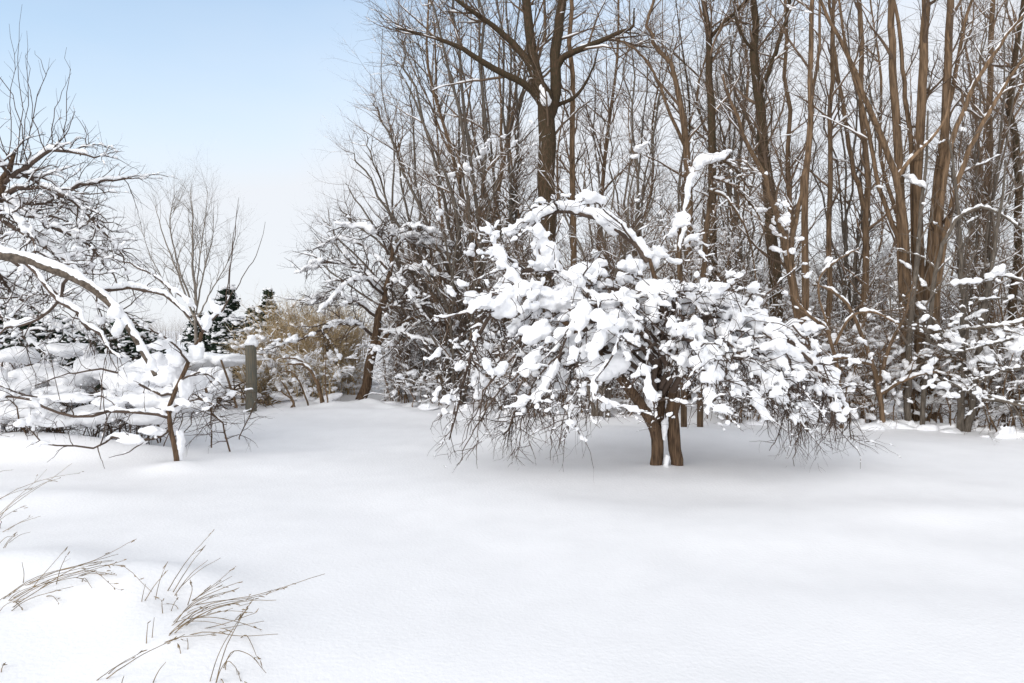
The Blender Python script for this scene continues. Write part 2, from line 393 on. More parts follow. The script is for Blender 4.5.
def apple_tree():
    rng = np.random.default_rng(11)
    D = 8.1; b = base_at(667, D); bx, by, bz = b
    stemL = pix([(656, 482, D, 0.0757), (657, 460, D, 0.0722), (656, 430, D, 0.0705), (641, 405, D - .05, 0.0619), (622, 380, D - .15, 0.0516), (590, 345, D - .3, 0.0387), (560, 318, D - .4, 0.0258)])
    stemR = pix([(680, 482, D, 0.0731), (676, 460, D, 0.0722), (672, 425, D + .02, 0.0774), (673, 392, D + .03, 0.0774), (670, 360, D + .05, 0.0645), (664, 320, D + .1, 0.0473), (655, 280, D + .1, 0.0301), (648, 252, D + .1, 0.0172)])
    stemM = pix([(659, 440, D + .08, 0.0516), (660, 415, D + .1, 0.0533), (661, 385, D + .08, 0.0473), (650, 345, D - .1, 0.0344), (640, 320, D - .2, 0.0258)])
    trunk = hand([stemL, stemR, stemM], 22, 0.05, rng)
    cxw, cyw = wx(662, D), D
    limbs = []
    def limb(az, R, h0, hp, h1, fp, r0, dy=0.85):
        a = math.radians(az); ca, sa = math.cos(a), math.sin(a) * dy
        pts = []
        h1 = max(h1, .75) if abs(ca) < .6 else h1
        for f, h in ((0.02, h0), (fp * .45, h0 + (hp - h0) * .72), (fp, hp), ((1 + fp) * .5, hp + (h1 - hp) * .33), (0.92, h1 + (hp - h1) * .18), (1.0, h1)):
            j = rng.normal(size=3) * 0.06
            pts.append((cxw + ca * R * f + j[0], cyw + sa * R * f + j[1], bz + h + j[2] * .6, r0 * (1 - .82 * f)))
        limbs.append(pts)
    for k in range(13):                            # low weeping tier
        az = k * 360 / 13 + rng.uniform(-10, 10); c = math.cos(math.radians(az))
        limb(az, (1.9 if c > 0 else 1.95) * rng.uniform(.85, 1.03), rng.uniform(.8, 1.05), rng.uniform(1.2, 1.5), rng.uniform(.3, .75), .55, .036)
    for k in range(13):                            # middle tier
        az = k * 360 / 13 + rng.uniform(-12, 12); c = math.cos(math.radians(az))
        limb(az, (1.9 if c < 0 else 1.75) * rng.uniform(.8, 1.03), rng.uniform(1.0, 1.3), rng.uniform(1.55, 1.8) + (.12 if c < 0 else -.1), rng.uniform(.7, 1.1), .5 if c > 0 else .66, .033)
    for k in range(9):                             # top tier
        az = k * 360 / 9 + rng.uniform(-15, 15); c = math.cos(math.radians(az))
        limb(az, rng.uniform(.7, 1.25), rng.uniform(1.3, 1.6), rng.uniform(1.85, 2.12), rng.uniform(1.4, 1.7), .5, .026)
    # the high arching shoot that bends to the west and the broad eastern boughs
    arch = pix([(648, 262, D + .1, .03), (632, 242, D + .15, .028), (606, 222, D + .2, .027), (566, 211, D + .2, .025), (535, 220, D + .15, .018), (508, 235, D + .1, .01)])
    east = pix([(668, 350, D, .04), (705, 318, D - .1, .04), (750, 318, D - .2, .034), (795, 345, D - .25, .026), (826, 385, D - .25, .018), (836, 430, D - .25, .008)])
    east2 = pix([(668, 330, D, .04), (700, 298, D + .2, .036), (748, 308, D + .3, .03), (800, 360, D + .3, .022), (845, 405, D + .3, .012), (852, 440, D + .3, .006)])
    west = pix([(600, 352, D - .3, .045), (560, 300, D - .35, .034), (522, 290, D - .35, .03), (488, 318, D - .35, .024), (468, 368, D - .35, .016), (450, 440, D - .35, .007)])
    west2 = pix([(606, 350, D - .2, .04), (575, 288, D, .034), (535, 268, D, .028), (500, 290, D, .022), (478, 330, D, .014), (466, 390, D, .007)])
    skirt = []
    for k in range(34):
        e = k % 2; px = rng.uniform(470, 560) if e else rng.uniform(765, 842); py = rng.uniform(345, 400); o = rng.uniform(-.75, .5); dx = rng.uniform(-42, 4) if e else rng.uniform(-30, 26); dy = rng.uniform(50, 95); dy = min(dy, 478 - py + o * -12)
        sgn = 1 if e else -1
        skirt.append(pix([(px + sgn * 34, py - 26, D + o, .011), (px + sgn * 8, py, D + o - .05, .009), (px + dx * .35, py + dy * .4, D + o - .1, .0075), (px + dx * .7, py + dy * .75, D + o - .15, .0055), (px + dx, py + dy, D + o - .15, .003)]))
    SK = hand(skirt, 12, .12, rng)
    L = hand(limbs, 14, 0.12, rng)
    H = hand([arch, east, east2, west, west2], 14, 0.06, rng)
    LH = (np.concatenate([L[0], H[0]]), np.concatenate([L[1], H[1]]))
    B2 = spawn(rng, LH, 7.0, (.45, 1.15), (25, 75), (.18, 1), .0125, 9, .20, -.16, .10, .55, .3, .35)
    B3 = spawn(rng, LH, 9.0, (.15, .55), (25, 80), (.25, 1), .0075, 6, .22, -.12, .1, .8, .35, .3)
    B4 = spawn(rng, resample(B2, 1), 9.5, (.14, .55), (25, 75), (.12, 1), .0065, 6, .22, -.14, .05, .8, .4, .3)
    # fringe hanging at the rim
    rim = spawn(rng, (LH[0][:, 8:], LH[1][:, 8:]), 7.0, (.35, .8), (15, 60), (.2, 1), .006, 8, .16, -.42, -.2, .9, .3, .25)
    B5 = spawn(rng, rim, 9, (.10, .34), (25, 70), (.15, 1), .005, 5, .2, -.15, 0, 1, .45, .3)
    SK2 = spawn(rng, SK, 6.5, (.12, .42), (20, 65), (.2, 1), .0055, 6, .18, -.2, 0, 1, .4, .35)
    SK3 = spawn(rng, SK2, 7, (.06, .2), (25, 70), (.2, 1), .0042, 4, .2, -.1, 0, 1, .4, .4)
    # straight young water shoots
    WS = spawn(rng, (LH[0][:26], LH[1][:26]), .9, (.3, .75), (50, 90), (.2, .7), .005, 6, .06, .2, 1.6, 1, .4, .3)
    keep = lambda B: (B[0][B[0][:, -1, 2] > bz + .06], B[1][B[0][:, -1, 2] > bz + .06])
    cut = lambda B: (lambda k: (B[0][k], B[1][k]))(~((np.abs(B[0][:, -1, 0] - cxw) < .95) & (B[0][:, -1, 2] < bz + .62)))   # the skirt is open towards the middle
    rim, B5 = cut(rim), cut(B5); B2, B3, B4 = cut(B2), cut(B3), cut(B4)
    B2, B3, B4, rim, B5, SK, SK2, SK3 = map(keep, (B2, B3, B4, rim, B5, SK, SK2, SK3))
    t = build_tree('apple_tree', 'spreading twin-trunked apple tree, drooping crown buried in thick snow, alone out on the lawn', 'tree', b,
        [('trunk', [(trunk, 14)], M_apple),
         ('crown', [(LH, 7), (B2, 5), (B3, 4), (B4, 4), (rim, 4), (B5, 3), (WS, 4), (SK, 5), (SK2, 4), (SK3, 3)], M_appletwig)])
    hi = lambda p: np.clip(.55 + .5 * (p[:, 2] - bz - .5) / 1.1, .5, 1.1)
    g = []
    g.append(clumps_on(rng, LH, 6.0, (.03, .115), .62, .92, bz + .55, 1.35, hi))
    g.append(clumps_on(rng, B2, 3.4, (.022, .105), .7, .92, bz + .45, 1.3, hi))
    g.append(clumps_on(rng, B4, 1.8, (.014, .055), .75, .92, bz + .5, 1.25, hi))
    g.append(clumps_on(rng, rim, .45, (.03, .10), .7, .97, bz + .35, 1.3, hi))
    g.append(clumps_on(rng, (SK[0][:, :7], SK[1][:, :7]), 2.6, (.03, .11), .75, .985, bz + .3, 1.2))
    for bt, th, cp, cov in ((LH, 2.2, .055, .75), (B2, 2.4, .022, .6), (B4, 2.4, .013, .5), (B3, 2.4, .013, .5), (trunk, .4, .035, .3)):
        s = snow_on(rng, bt, th, 2, cov, cp, 1.2, .35, .8, minr=.005)
        g.append(tube_geo(s[0], s[1], 6))
    s = snow_on(rng, (H[0][:1], H[1][:1]), 2.6, 4, .95, .07, .6, .3, .8); g.append(tube_geo(s[0], s[1], 8))
    # big loaves on the eastern boughs, the crotch and front of the crown
    C, S, X = [], [], []
    for px, py, d, a, bb, c, ang in ((784, 352, D - .2, .3, .24, .14, -35), (815, 372, D, .3, .22, .13, -40), (806, 412, D - .25, .18, .15, .11, -30), (755, 338, D, .25, .2, .12, -15),
                                     (612, 365, D - .75, .22, .18, .13, 10), (655, 290, D - .2, .25, .2, .14, 0), (560, 300, D - .3, .24, .16, .12, 25), (505, 305, D - .35, .22, .14, .12, 40),
                                     (540, 330, D - .6, .2, .15, .13, 30), (690, 345, D - .6, .14, .1, .12, 0), (652, 402, D - .03, .08, .09, .10, 0), (664, 430, D - .06, .035, .05, .16, 0), (583, 270, D - .05, .22, .16, .11, 5), (667, 462, D - .09, .028, .04, .09, 0), (667, 471, D - .13, .075, .06, .06, 0),
                                     (596, 338, D - .55, .17, .14, .12, 30), (606, 300, D - .45, .16, .14, .11, 20), (634, 266, D + .1, .16, .14, .11, 0), (700, 330, D - .4, .14, .12, .08, -10)):
        C.append(W(px, py, d)); S.append((a, bb, c)); r_ = math.radians(ang); X.append((math.cos(r_), .15, math.sin(r_)))
    C, S, X = np.array(C), np.array(S), np.array(X)
    g.append(blobs(rng, C, S * .8, X, ICO3, .22))
    for q in range(5): g.append(blobs(rng, C + norm(X) * (rng.uniform(-1, 1, len(C)) * S[:, 0])[:, None] + rng.normal(size=C.shape) * S * [.3, .3, .35], S * rng.uniform(.3, .6, (len(C), 1)), X, ICO2, .25))
    snow_part(t, g, b, .0155, 2)
    return t
apple_tree()

# ------------------------------------------------------------------ generic bare trees
def tall_tree_batches(rng, H, r, lean=(0, 0), limbs=2.0, fork=None, arch=.10, ang=(25, 55), Lmax=.33, tw=6.5, t0=.22, low=0):
    pts = [(0, 0, -.15, r * 1.25), (rng.normal() * .03, rng.normal() * .03, .25, r)]
    x = y = 0.0
    for k in range(1, 7):
        x += lean[0] * H / 6 + rng.normal() * .018 * H; y += lean[1] * H / 6 + rng.normal() * .018 * H
        pts.append((x, y, H * k / 6, r * (1 - .86 * k / 6)))
    tr = hand([pts], 22)
    if fork:
        tr2 = spawn(rng, tr, fork / H / .35, (H * .4, H * .6), (14, 28), (.3, .65), r * .7, 22, .05, .06, .3, 1, .15, .2, .75)
        tr = (np.concatenate([tr[0], tr2[0]]), np.concatenate([tr[1], tr2[1]]))
    L1 = spawn(rng, tr, limbs, (H * .10, H * Lmax), ang, (t0, .97), r * .34, 10, .10, arch, .15, 1, .18, .45, .55)
    L2 = spawn(rng, L1, 3.6, (.4, 1.7), (22, 60), (.15, 1), .012, 7, .13, arch * .7, .15, 1, .25, .4)
    L3 = spawn(rng, L2, tw, (.15, .6), (22, 60), (.1, 1), .0065, 5, .16, .08, .1, 1, .4, .3)
    return tr, L1, L2, L3
def forest_snow(rng, tr, L1, L2, amount=1.0, L3=None):
    g = []
    for bt, th, cp, cov in ((tr, .45, .05, .25 * amount), (L1, 1.3, .03, .55 * amount), (L2, 1.2, .012, .28 * amount)):
        s = snow_on(rng, bt, th, 2, min(cov, 1), cp, 1.6, .5, .5)
        if len(s[0]): g.append(tube_geo(s[0], s[1], 4))
    return g
def make_tall(seed, label, loc, group, mt, mw, cat='tree', name='bare_tree', snow=1.0, rz=0, **kw):
    rng = np.random.default_rng(seed)
    tr, L1, L2, L3 = tall_tree_batches(rng, **kw)
    t = thing(name, label, cat, loc, group, rz)
    part('trunk', wood('trunk', [(tr, 8)], mt), t)
    part('crown', wood('crown', [(L1, 5), (L2, 4), (L3, 3)], mw), t)
    g = forest_snow(rng, tr, L1, L2, snow)
    if g: part('snow_cover', mesh_from('snow_cover', g, M_fsnow), t)
    return t
def drawn_tree(seed, label, d, px0, trunks, name='bare_tree', group=None, mt=None, mw=None, limbs=1.6, Lr=(.5, 2.2), ang=(25, 60), arch=.1, t=(.25, 1), l2=4.4, l3=7.0, snow=1.0,
               lr=.03, up=.15, jit=.05, N=20, py0=None, stem_parts=False, pillows=0, cat='tree', tpart='trunk', voxel=None, loaded=False):
    """a tree whose stems are drawn where the photo shows them: trunks = lists of (px, py, depth offset, radius)"""
    rng = np.random.default_rng(seed)
    b = base_at(px0, d)
    paths = []
    for tk in trunks:
        q = []
        for a, c, o, r in tk:
            if c is None: q.append((wx(a, d + o), d + o, b[2] - .12, r))
            else: q.append((*W(a, c, d + o), r))
        paths.append(q)
    tr = hand(paths, N, jit, rng)
    L1 = spawn(rng, tr, limbs, Lr, ang, t, lr, 10, .11, arch, up, 1, .18, .35, .55)
    L2 = spawn(rng, L1, l2, (.35, 1.3), (22, 60), (.12, 1), .011, 7, .14, arch * .7, .12, 1, .25, .4)
    L3 = spawn(rng, L2, l3, (.14, .5), (22, 60), (.1, 1), .006, 5, .17, .06, .1, 1, .4, .3)
    tg = thing(name, label, cat, tuple(b), group)
    if stem_parts:
        for k in range(len(paths)): part('stem', wood('stem', [((tr[0][k:k + 1], tr[1][k:k + 1]), 10)], mt, b), tg)
    else: part(tpart, wood('trunk', [(tr, 10)], mt, b), tg)
    part('crown', wood('crown', [(L1, 5), (L2, 4), (L3, 3)], mw, b), tg)
    g = forest_snow(rng, tr, L1, L2, snow)
    if stem_parts:                                 # snow plastered along the upper side of every leaning stem
        q = snow_on(rng, tr, 1.1, 4, .72, .075, 1.0, .25, .45); q = (q[0], np.maximum(q[1] - .007, .0006)); g.append(tube_geo(q[0], q[1], 6))
    if loaded:                                     # boughs carrying a continuous load
        q = snow_on(rng, tr, 1.5, 3, .85, .036, 1.0, .45, .7); g.append(tube_geo(q[0], q[1], 7)); q = snow_on(rng, L1, 2.2, 2, .6, .022, 1.1, .4, .7); g.append(tube_geo(q[0], q[1], 6))
    if pillows:
        g.append(clumps_on(rng, L1, pillows, (.03, .12), .6, .8)); g.append(clumps_on(rng, L2, pillows * .5, (.02, .08), .6, .8))
    if g: snow_part(tg, g, b, voxel, 2, M_fsnow if not voxel else M_snow)
    return tg

# the big forked tree behind the apple tree
drawn_tree(21, 'big dark mossy tree forked high up, a lump of snow in its fork', 16, 546,
    [[(546, None, 0, .28), (546, 330, 0, .22), (547, 200, 0, .20), (546, 112, 0, .19), (534, 70, 0, .13), (529, 20, 0, .105), (520, -60, 0, .09), (512, -150, 0, .05)],
     [(546, 125, 0, .16), (555, 95, .1, .13), (556, 45, .1, .12), (563, 0, .1, .10), (570, -80, .1, .08), (575, -160, .1, .04)],
     [(543, 108, 0, .09), (534, 92, -.1, .085), (520, 82, -.2, .08), (488, 65, -.4, .07), (455, 45, -.6, .05), (412, 32, -.8, .03), (395, 28, -.9, .012)],
     [(537, 90, 0, .09), (530, 66, -.1, .085), (515, 45, -.1, .08), (492, 25, -.2, .06), (468, 8, -.4, .05), (445, -8, -.5, .03)],
     [(555, 72, .1, .08), (563, 58, 0, .078), (574, 52, -.2, .075), (598, 42, -.4, .06), (620, 32, -.5, .045), (633, 27, -.6, .03), (634, 8, -.6, .015)],
     [(548, 110, 0, .06), (560, 104, .2, .05), (577, 95, .4, .04), (592, 70, .5, .025), (600, 40, .5, .012)]],
    mt=M_moss, mw=M_twig, limbs=2.2, lr=.03, Lr=(.8, 2.6), t=(.35, 1), snow=.9, name='forked_tree')
_t = thing('snow_lump', 'rounded lump of snow caught in the fork of the big dark tree', 'snow lump', tuple(W(546, 100, 15.85)))
merge_snow(part('snow_mass', mesh_from('snow_mass', [blobs(np.random.default_rng(3), np.array([[0, 0, -.04], [-.07, 0, .14], [-.03, -.02, .05], [-.12, .02, .26]]), np.array([[.12, .14, .13], [.09, .11, .13], [.12, .13, .12], [.05, .07, .1]]), np.tile([1, 0, .0], (4, 1)), ICO3, .15)], M_snow), _t), .02, 3)
# ------------------------------------------------------------------ trees along the edge of the wood, each one drawn where it stands
def stem(p3, p2, p1, p0, r, o=0.0):
    return [(p3, None, o, r * 1.15), (p3, 330, o, r), (p2, 165, o, r * .8), (p1, 0, o, r * .58), (p0, -160, o, r * .2)]
kw = dict(mt=M_bark, mw=M_twig)
drawn_tree(31, 'slender straight tan trunk close beside the big dark forked tree', 17, 574, [stem(574, 573, 571, 570, .085)], 'slender_tree', mt=M_tan, mw=M_twig, limbs=2.0)
drawn_tree(32, 'brown tree with a crooked upper stem curling away into the gap of blue sky', 15, 690,
    [[(690, None, 0, 0.096), (689, 330, 0, 0.088), (688, 190, 0, 0.080), (684, 120, 0, 0.068), (671, 71, 0, 0.052), (655, 44, 0, 0.040), (648, 22, 0, 0.032), (656, -10, 0, 0.028), (660, -120, 0, 0.016)],
     [(687, 150, 0, 0.040), (672, 118, -.3, 0.036), (655, 75, -.5, 0.028), (638, 52, -.6, 0.024), (612, 36, -.7, 0.010)]], mt=M_bark, mw=M_twig, limbs=1.6, t=(.2, 1))
drawn_tree(33, 'straight dark trunk forking near its top, behind the snow-hung bent sapling', 14.5, 712,
    [[(713, None, 0, 0.100), (712, 330, 0, 0.092), (711, 165, 0, 0.084), (709, 60, 0, 0.072), (706, 25, 0, 0.060), (703, -60, 0, 0.048), (700, -170, 0, 0.016)],
     [(710, 38, 0, 0.040), (722, 25, -.2, 0.036), (745, 2, -.3, 0.032), (770, -30, -.4, 0.016)]], mt=M_moss, mw=M_twig, limbs=2.1)
drawn_tree(34, 'dark furrowed trunk splitting into a fork, wrapped at its foot in a tangle of twigs', 14, 779,
    [[(779, None, 0, 0.136), (777, 300, 0, 0.124), (768, 190, 0, 0.112), (760, 120, 0, 0.100), (756, 60, 0, 0.080), (755, 0, 0, 0.060), (750, -140, 0, 0.024)],
     [(759, 95, 0, 0.048), (772, 62, -.2, 0.044), (784, 25, -.3, 0.040), (792, -20, -.4, 0.032), (800, -150, -.4, 0.010)],
     [(757, 55, 0, 0.032), (744, 38, -.2, 0.028), (735, 12, -.3, 0.024), (736, -30, -.3, 0.012)]], mt=M_moss, mw=M_twig, limbs=2.2)
drawn_tree(35, 'thin straight trunk just behind the dark furrowed forked one', 15.5, 794, [stem(794, 789, 785, 783, .062)], 'slender_tree', limbs=2.0, **kw)
drawn_tree(36, 'smooth orange-tan trunk rising straight from the snowy thicket, clear of the others', 13, 806, [stem(805, 807, 815, 822, .07)], 'slender_tree', mt=M_tan, mw=M_twig, limbs=1.8, t=(.5, 1))
drawn_tree(37, 'dark thin straight trunk next after the orange-tan one', 14, 829, [stem(828, 830, 833, 836, .058)], 'slender_tree', limbs=2.2, t=(.4, 1), **kw)
drawn_tree(38, 'leaning tan tree split in a low V with snow lying in the V', 12, 800,
    [[(806, None, 0, 0.080), (800, 330, 0, 0.074), (788, 262, 0, 0.068), (776, 215, -.1, 0.048), (760, 170, -.2, 0.040), (738, 120, -.3, 0.028), (722, 75, -.4, 0.016)],
     [(788, 266, 0, 0.056), (793, 235, .1, 0.044), (803, 185, .2, 0.040), (811, 120, .3, 0.034), (818, 40, .3, 0.024), (822, -80, .3, 0.012)]], mt=M_tan, mw=M_twig, limbs=1.5, pillows=.6)
drawn_tree(39, 'great clump of many smooth tan stems fanning up from one foot', 12, 918,
    [[(912, None, 0, 0.101), (905, 330, 0, 0.079), (901, 200, 0, 0.072), (896, 120, 0, 0.065), (892, 50, 0, 0.058), (891, -20, 0, 0.047), (888, -170, 0, 0.014)],
     [(922, None, .1, 0.108), (920, 330, .1, 0.086), (918, 200, .1, 0.079), (922, 100, .1, 0.072), (925, 20, .1, 0.065), (926, -60, .1, 0.050), (928, -180, .1, 0.014)],
     [(930, None, -.1, 0.101), (934, 330, -.1, 0.083), (940, 200, -.1, 0.072), (947, 100, -.1, 0.065), (950, 0, -.1, 0.054), (954, -150, -.1, 0.022)],
     [(908, 300, -.2, 0.065), (903, 220, -.3, 0.058), (893, 165, -.35, 0.050), (873, 118, -.4, 0.043), (850, 60, -.5, 0.032), (822, 5, -.5, 0.025), (800, -60, -.5, 0.011)],
     [(897, 178, -.35, 0.036), (912, 158, -.45, 0.032), (932, 138, -.5, 0.025), (945, 118, -.5, 0.018), (950, 90, -.5, 0.009)],
     [(932, 300, -.2, 0.061), (938, 230, -.25, 0.054), (950, 150, -.3, 0.043), (972, 90, -.35, 0.036), (1000, 45, -.4, 0.027), (1035, 0, -.4, 0.014)],
     [(930, 340, -.3, 0.058), (945, 240, -.35, 0.050), (962, 170, -.4, 0.042), (985, 120, -.45, 0.034), (1012, 75, -.5, 0.025), (1050, 20, -.5, 0.011)],
     [(915, 280, .2, 0.050), (912, 160, .3, 0.043), (905, 90, .3, 0.036), (898, 20, .35, 0.029), (880, -60, .35, 0.014)],
     [(925, 300, .3, 0.050), (936, 180, .3, 0.043), (958, 60, .3, 0.032), (975, -20, .3, 0.022), (985, -100, .3, 0.011)],
     [(903, 250, 0, 0.043), (880, 190, .1, 0.036), (866, 120, .2, 0.032), (845, 40, .2, 0.025), (835, -40, .2, 0.014)]],
    'multi_stemmed_tree', mt=M_tan, mw=M_twig, limbs=1.1, t=(.3, 1), stem_parts=True, snow=1.3, jit=.025)
drawn_tree(40, 'brown trunk with upswept limbs in the gap before the great tan clump', 14.5, 866,
    [stem(864, 866, 858, 850, .07), [(864, 210, 0, .05), (850, 150, .2, .045), (838, 80, .3, .038), (830, 0, .4, .03), (826, -100, .4, .012)]], limbs=2.0, **kw)
drawn_tree(41, 'tall brown trunk behind the great tan clump, towards the edge of the view', 14.5, 992,
    [stem(988, 990, 994, 996, .08), [(990, 200, 0, .05), (1002, 140, -.2, .045), (1020, 90, -.3, .038), (1050, 40, -.4, .02)]], limbs=2.0, **kw)
drawn_tree(42, 'dark crooked trunk at the very edge of the wood beyond the tan clump', 13.5, 1016,
    [[(1012, None, 0, 0.080), (1012, 330, 0, 0.072), (1020, 200, 0, 0.064), (1010, 100, 0, 0.052), (1024, 0, 0, 0.040), (1030, -150, 0, 0.016)]], limbs=2.2, mt=M_moss, mw=M_twig)
drawn_tree(43, 'short twin stem forking right at the snow, in front of the thicket', 11, 964,
    [[(960, None, 0, .058), (961, 400, 0, .052), (963, 350, 0, .047), (962, 290, .1, .038), (958, 220, .2, .028), (950, 140, .3, .014)],
     [(965, None, -.05, .06), (972, 405, -.05, .05), (979, 360, -.1, .043), (985, 300, -.1, .035), (998, 230, -.1, .025), (1006, 160, -.1, .012)]],
    'sapling', mt=M_grey, mw=M_twigg, limbs=2.0, pillows=1.2, voxel=.016)
drawn_tree(44, 'greenish young trunk before the foot of the great tan clump', 11.4, 909,
    [[(908, None, 0, .058), (908, 400, 0, .052), (910, 350, 0, .047), (914, 290, .1, .04), (922, 200, .2, .028), (930, 110, .3, .014)]],
    'sapling', mt=M_grey, mw=M_twigg, limbs=1.6, pillows=1.0, voxel=.016)
drawn_tree(45, 'bent sapling hung with a thick sleeve of snow and a tangle of vines', 10.8, 688,
    [[(684, None, 0, .05), (682, 330, 0, .045), (680, 250, 0, .04), (683, 215, 0, .038), (690, 175, 0, .034), (700, 160, 0, .03), (716, 158, .1, .025), (734, 168, .2, .02), (750, 190, .3, .012)],
     [(700, None, .4, .05), (702, 300, .4, .045), (708, 220, .4, .04), (712, 175, .4, .03), (706, 158, .3, .02)],
     [(708, 190, .3, .02), (728, 200, .2, .018), (748, 235, .2, .015), (757, 285, .2, .01)],
     [(712, 178, .3, .02), (733, 186, .4, .018), (758, 215, .5, .014), (772, 260, .5, .01)]],
    'bent_sapling', mt=M_bark, mw=M_twig, limbs=5.5, Lr=(.35, 1.1), arch=-.28, ang=(30, 90), lr=.012, up=0, t=(.1, 1), l2=6, l3=7, pillows=.4, voxel=.018, snow=1.6, loaded=True)
_t = thing('snow_sleeve', 'long white sleeve of snow clinging to the bent sapling stem', 'snow', tuple(W(690, 200, 10.7)))
_s = hand([pix([(679, 252, 10.72, .015), (681, 238, 10.72, .035), (683, 222, 10.72, .05), (685, 205, 10.72, .035), (688, 190, 10.72, .055), (692, 172, 10.72, .06), (698, 163, 10.72, .085), (706, 158, 10.74, .09), (716, 158, 10.8, .06), (724, 154, 10.85, .06), (733, 150, 10.9, .02)]), pix([(706, 164, 10.72, .05), (716, 163, 10.74, .07), (724, 166, 10.8, .045), (732, 172, 10.85, .015)])], 34, .3, np.random.default_rng(4))
_o = part('snow_mass', mesh_from('snow_mass', [tube_geo(_s[0] - W(690, 200, 10.7), _s[1], 10)], M_snow), _t)
merge_snow(_o, .016, 3)

# many-stemmed trees arching out over the gap to the west
def arching(seed, label, d, px0, tips, r=.055, **k):
    rng = np.random.default_rng(seed); tk = []
    for (a, c) in tips:
        o = rng.uniform(-.6, .6); m = (px0 * .62 + a * .38 + rng.normal() * 6, 400 * .45 + c * .55)
        p0 = px0 + rng.uniform(-10, 10)
        tk.append([(p0, None, o * .2, r * rng.uniform(.8, 1.15)), (p0 * .86 + a * .14, 400 * .75 + c * .25, o * .4, r * .9), (m[0], m[1], o * .7, r * .7), (a * .78 + m[0] * .22, c * .75 + m[1] * .25, o, r * .42), (a, c, o * 1.2, r * .12)])
    kk = dict(mt=M_grey, mw=M_twig, limbs=3.4, Lr=(.5, 1.9), t=(.2, 1), l2=5, l3=7, snow=1.2, lr=.022, jit=.1); kk.update(k)
    return drawn_tree(seed, label, d, px0, tk, 'many_stemmed_tree', **kk)
arching(51, 'many-stemmed grey tree fanning its arching stems out into the open sky', 16.5, 478, [(396, 20), (372, 95), (352, 150), (420, -40), (445, -80), (338, 205), (400, 60), (465, -120)])
arching(52, 'low many-stemmed tree arching snowy boughs out behind the leaning dark-trunked fruit tree', 17.5, 440, [(322, 218), (312, 255), (345, 180), (365, 130), (330, 236), (390, 110), (410, 70)], r=.045)
arching(53, 'upright many-stemmed tree filling the space just before the forked mossy trunk', 18, 512, [(470, -60), (490, -90), (505, -120), (520, -80), (452, 0), (436, 30), (535, -60), (480, 20)], r=.045)
arching(54, 'low thicket tree with long snowy boughs sweeping sideways beside the apple tree', 14.5, 455, [(410, 300), (420, 250), (520, 190), (540, 230), (430, 180), (470, 170), (500, 160)], r=.035, pillows=.5)
arching(55, 'many-stemmed tree fanning between the forked tree and the crooked brown one', 18, 632, [(590, 40), (602, 90), (618, 0), (632, -40), (650, 20), (664, 60), (580, 120), (676, 0)], r=.036)
arching(56, 'tangled low tree standing close behind the crown of the apple tree', 12.5, 600, [(520, 190), (545, 165), (580, 150), (620, 150), (660, 180), (690, 220), (500, 240), (640, 130)], r=.03, pillows=.12)
arching(57, 'fan of thin grey stems between the orange-tan trunk and the great clump', 15.5, 850, [(815, 30), (830, -30), (848, -60), (868, 20), (884, -40), (800, 90), (880, 90)], r=.03)
arching(58, 'fan of thin stems rising behind the bent sapling and dark furrowed trunk', 16.5, 738, [(715, 40), (730, -20), (748, -60), (765, 30), (700, 100), (782, -40), (775, 90)], r=.03)
arching(59, 'fan of thin stems leaning out past the great tan clump to the edge', 13.5, 975, [(960, 30), (985, -20), (1010, 60), (1030, 20), (1040, 110), (1010, -60), (945, 60)], r=.026)

# ------------------------------------------------------------------ trees deeper in the wood: six grown forms, then copies
rng0 = np.random.default_rng(77); R0 = random.Random(5)
ZONES = [(0, 470, 'deep in the wood behind the arching many-stemmed trees'), (470, 560, 'deep in the wood behind the big forked tree'), (560, 680, 'deep in the wood behind the apple tree'),
         (680, 770, 'deep in the wood behind the bent sapling'), (770, 850, 'deep in the wood behind the orange-tan trunk'), (850, 960, 'deep in the wood behind the great tan clump'), (960, 5000, 'deep in the wood at the far end past the tan clump')]
def zone(px):
    for a, b, s in ZONES:
        if a <= px < b: return s
FORMS = []
for k in range(6):
    rng = np.random.default_rng(100 + k)
    FORMS.append(dict(seed=100 + k, H=[12, 10, 13, 9, 11, 8][k], r=[.08, .06, .09, .045, .07, .04][k], lean=(rng.normal() * .06, rng.normal() * .05), limbs=[3.0, 3.4, 2.8, 3.8, 3.2, 4.0][k],
        fork=[None, .5, .6, None, .9, None][k], ang=(22, 52), tw=6.5, mt=[M_bark, M_moss, M_bark, M_grey, M_tan, M_bark][k], mw=[M_twig, M_twig, M_twigg, M_twig, M_twig, M_twigg][k]))
spots = []
for (d0, d1, n) in ((16.5, 20, 8), (20, 26, 13), (26, 36, 12)):
    for k in range(n):
        lo = 500 if d0 > 19 else 540
        px = lo + (1090 - lo) * (k + R0.uniform(-.4, 1.4)) / n; spots.append((px, R0.uniform(d0, d1)))
for k in range(7): spots.append((R0.uniform(425, 540), R0.uniform(19, 25)))
protos = {}
for n_, (px, d) in enumerate(spots):
    k = n_ % 6; b = base_at(px, d); b[2] -= .05
    lab, grp = 'thin bare tree ' + zone(px), 'thin bare trees ' + zone(px)
    rz = R0.uniform(0, 6.28); sc = R0.uniform(.85, 1.2)
    if k not in protos:
        protos[k] = make_tall(label=lab, loc=tuple(b), group=grp, name='bare_tree', rz=rz, snow=1.0, **FORMS[k]); protos[k].scale = (sc,) * 3
    else: dup(protos[k], tuple(b), rz, sc, lab, grp)

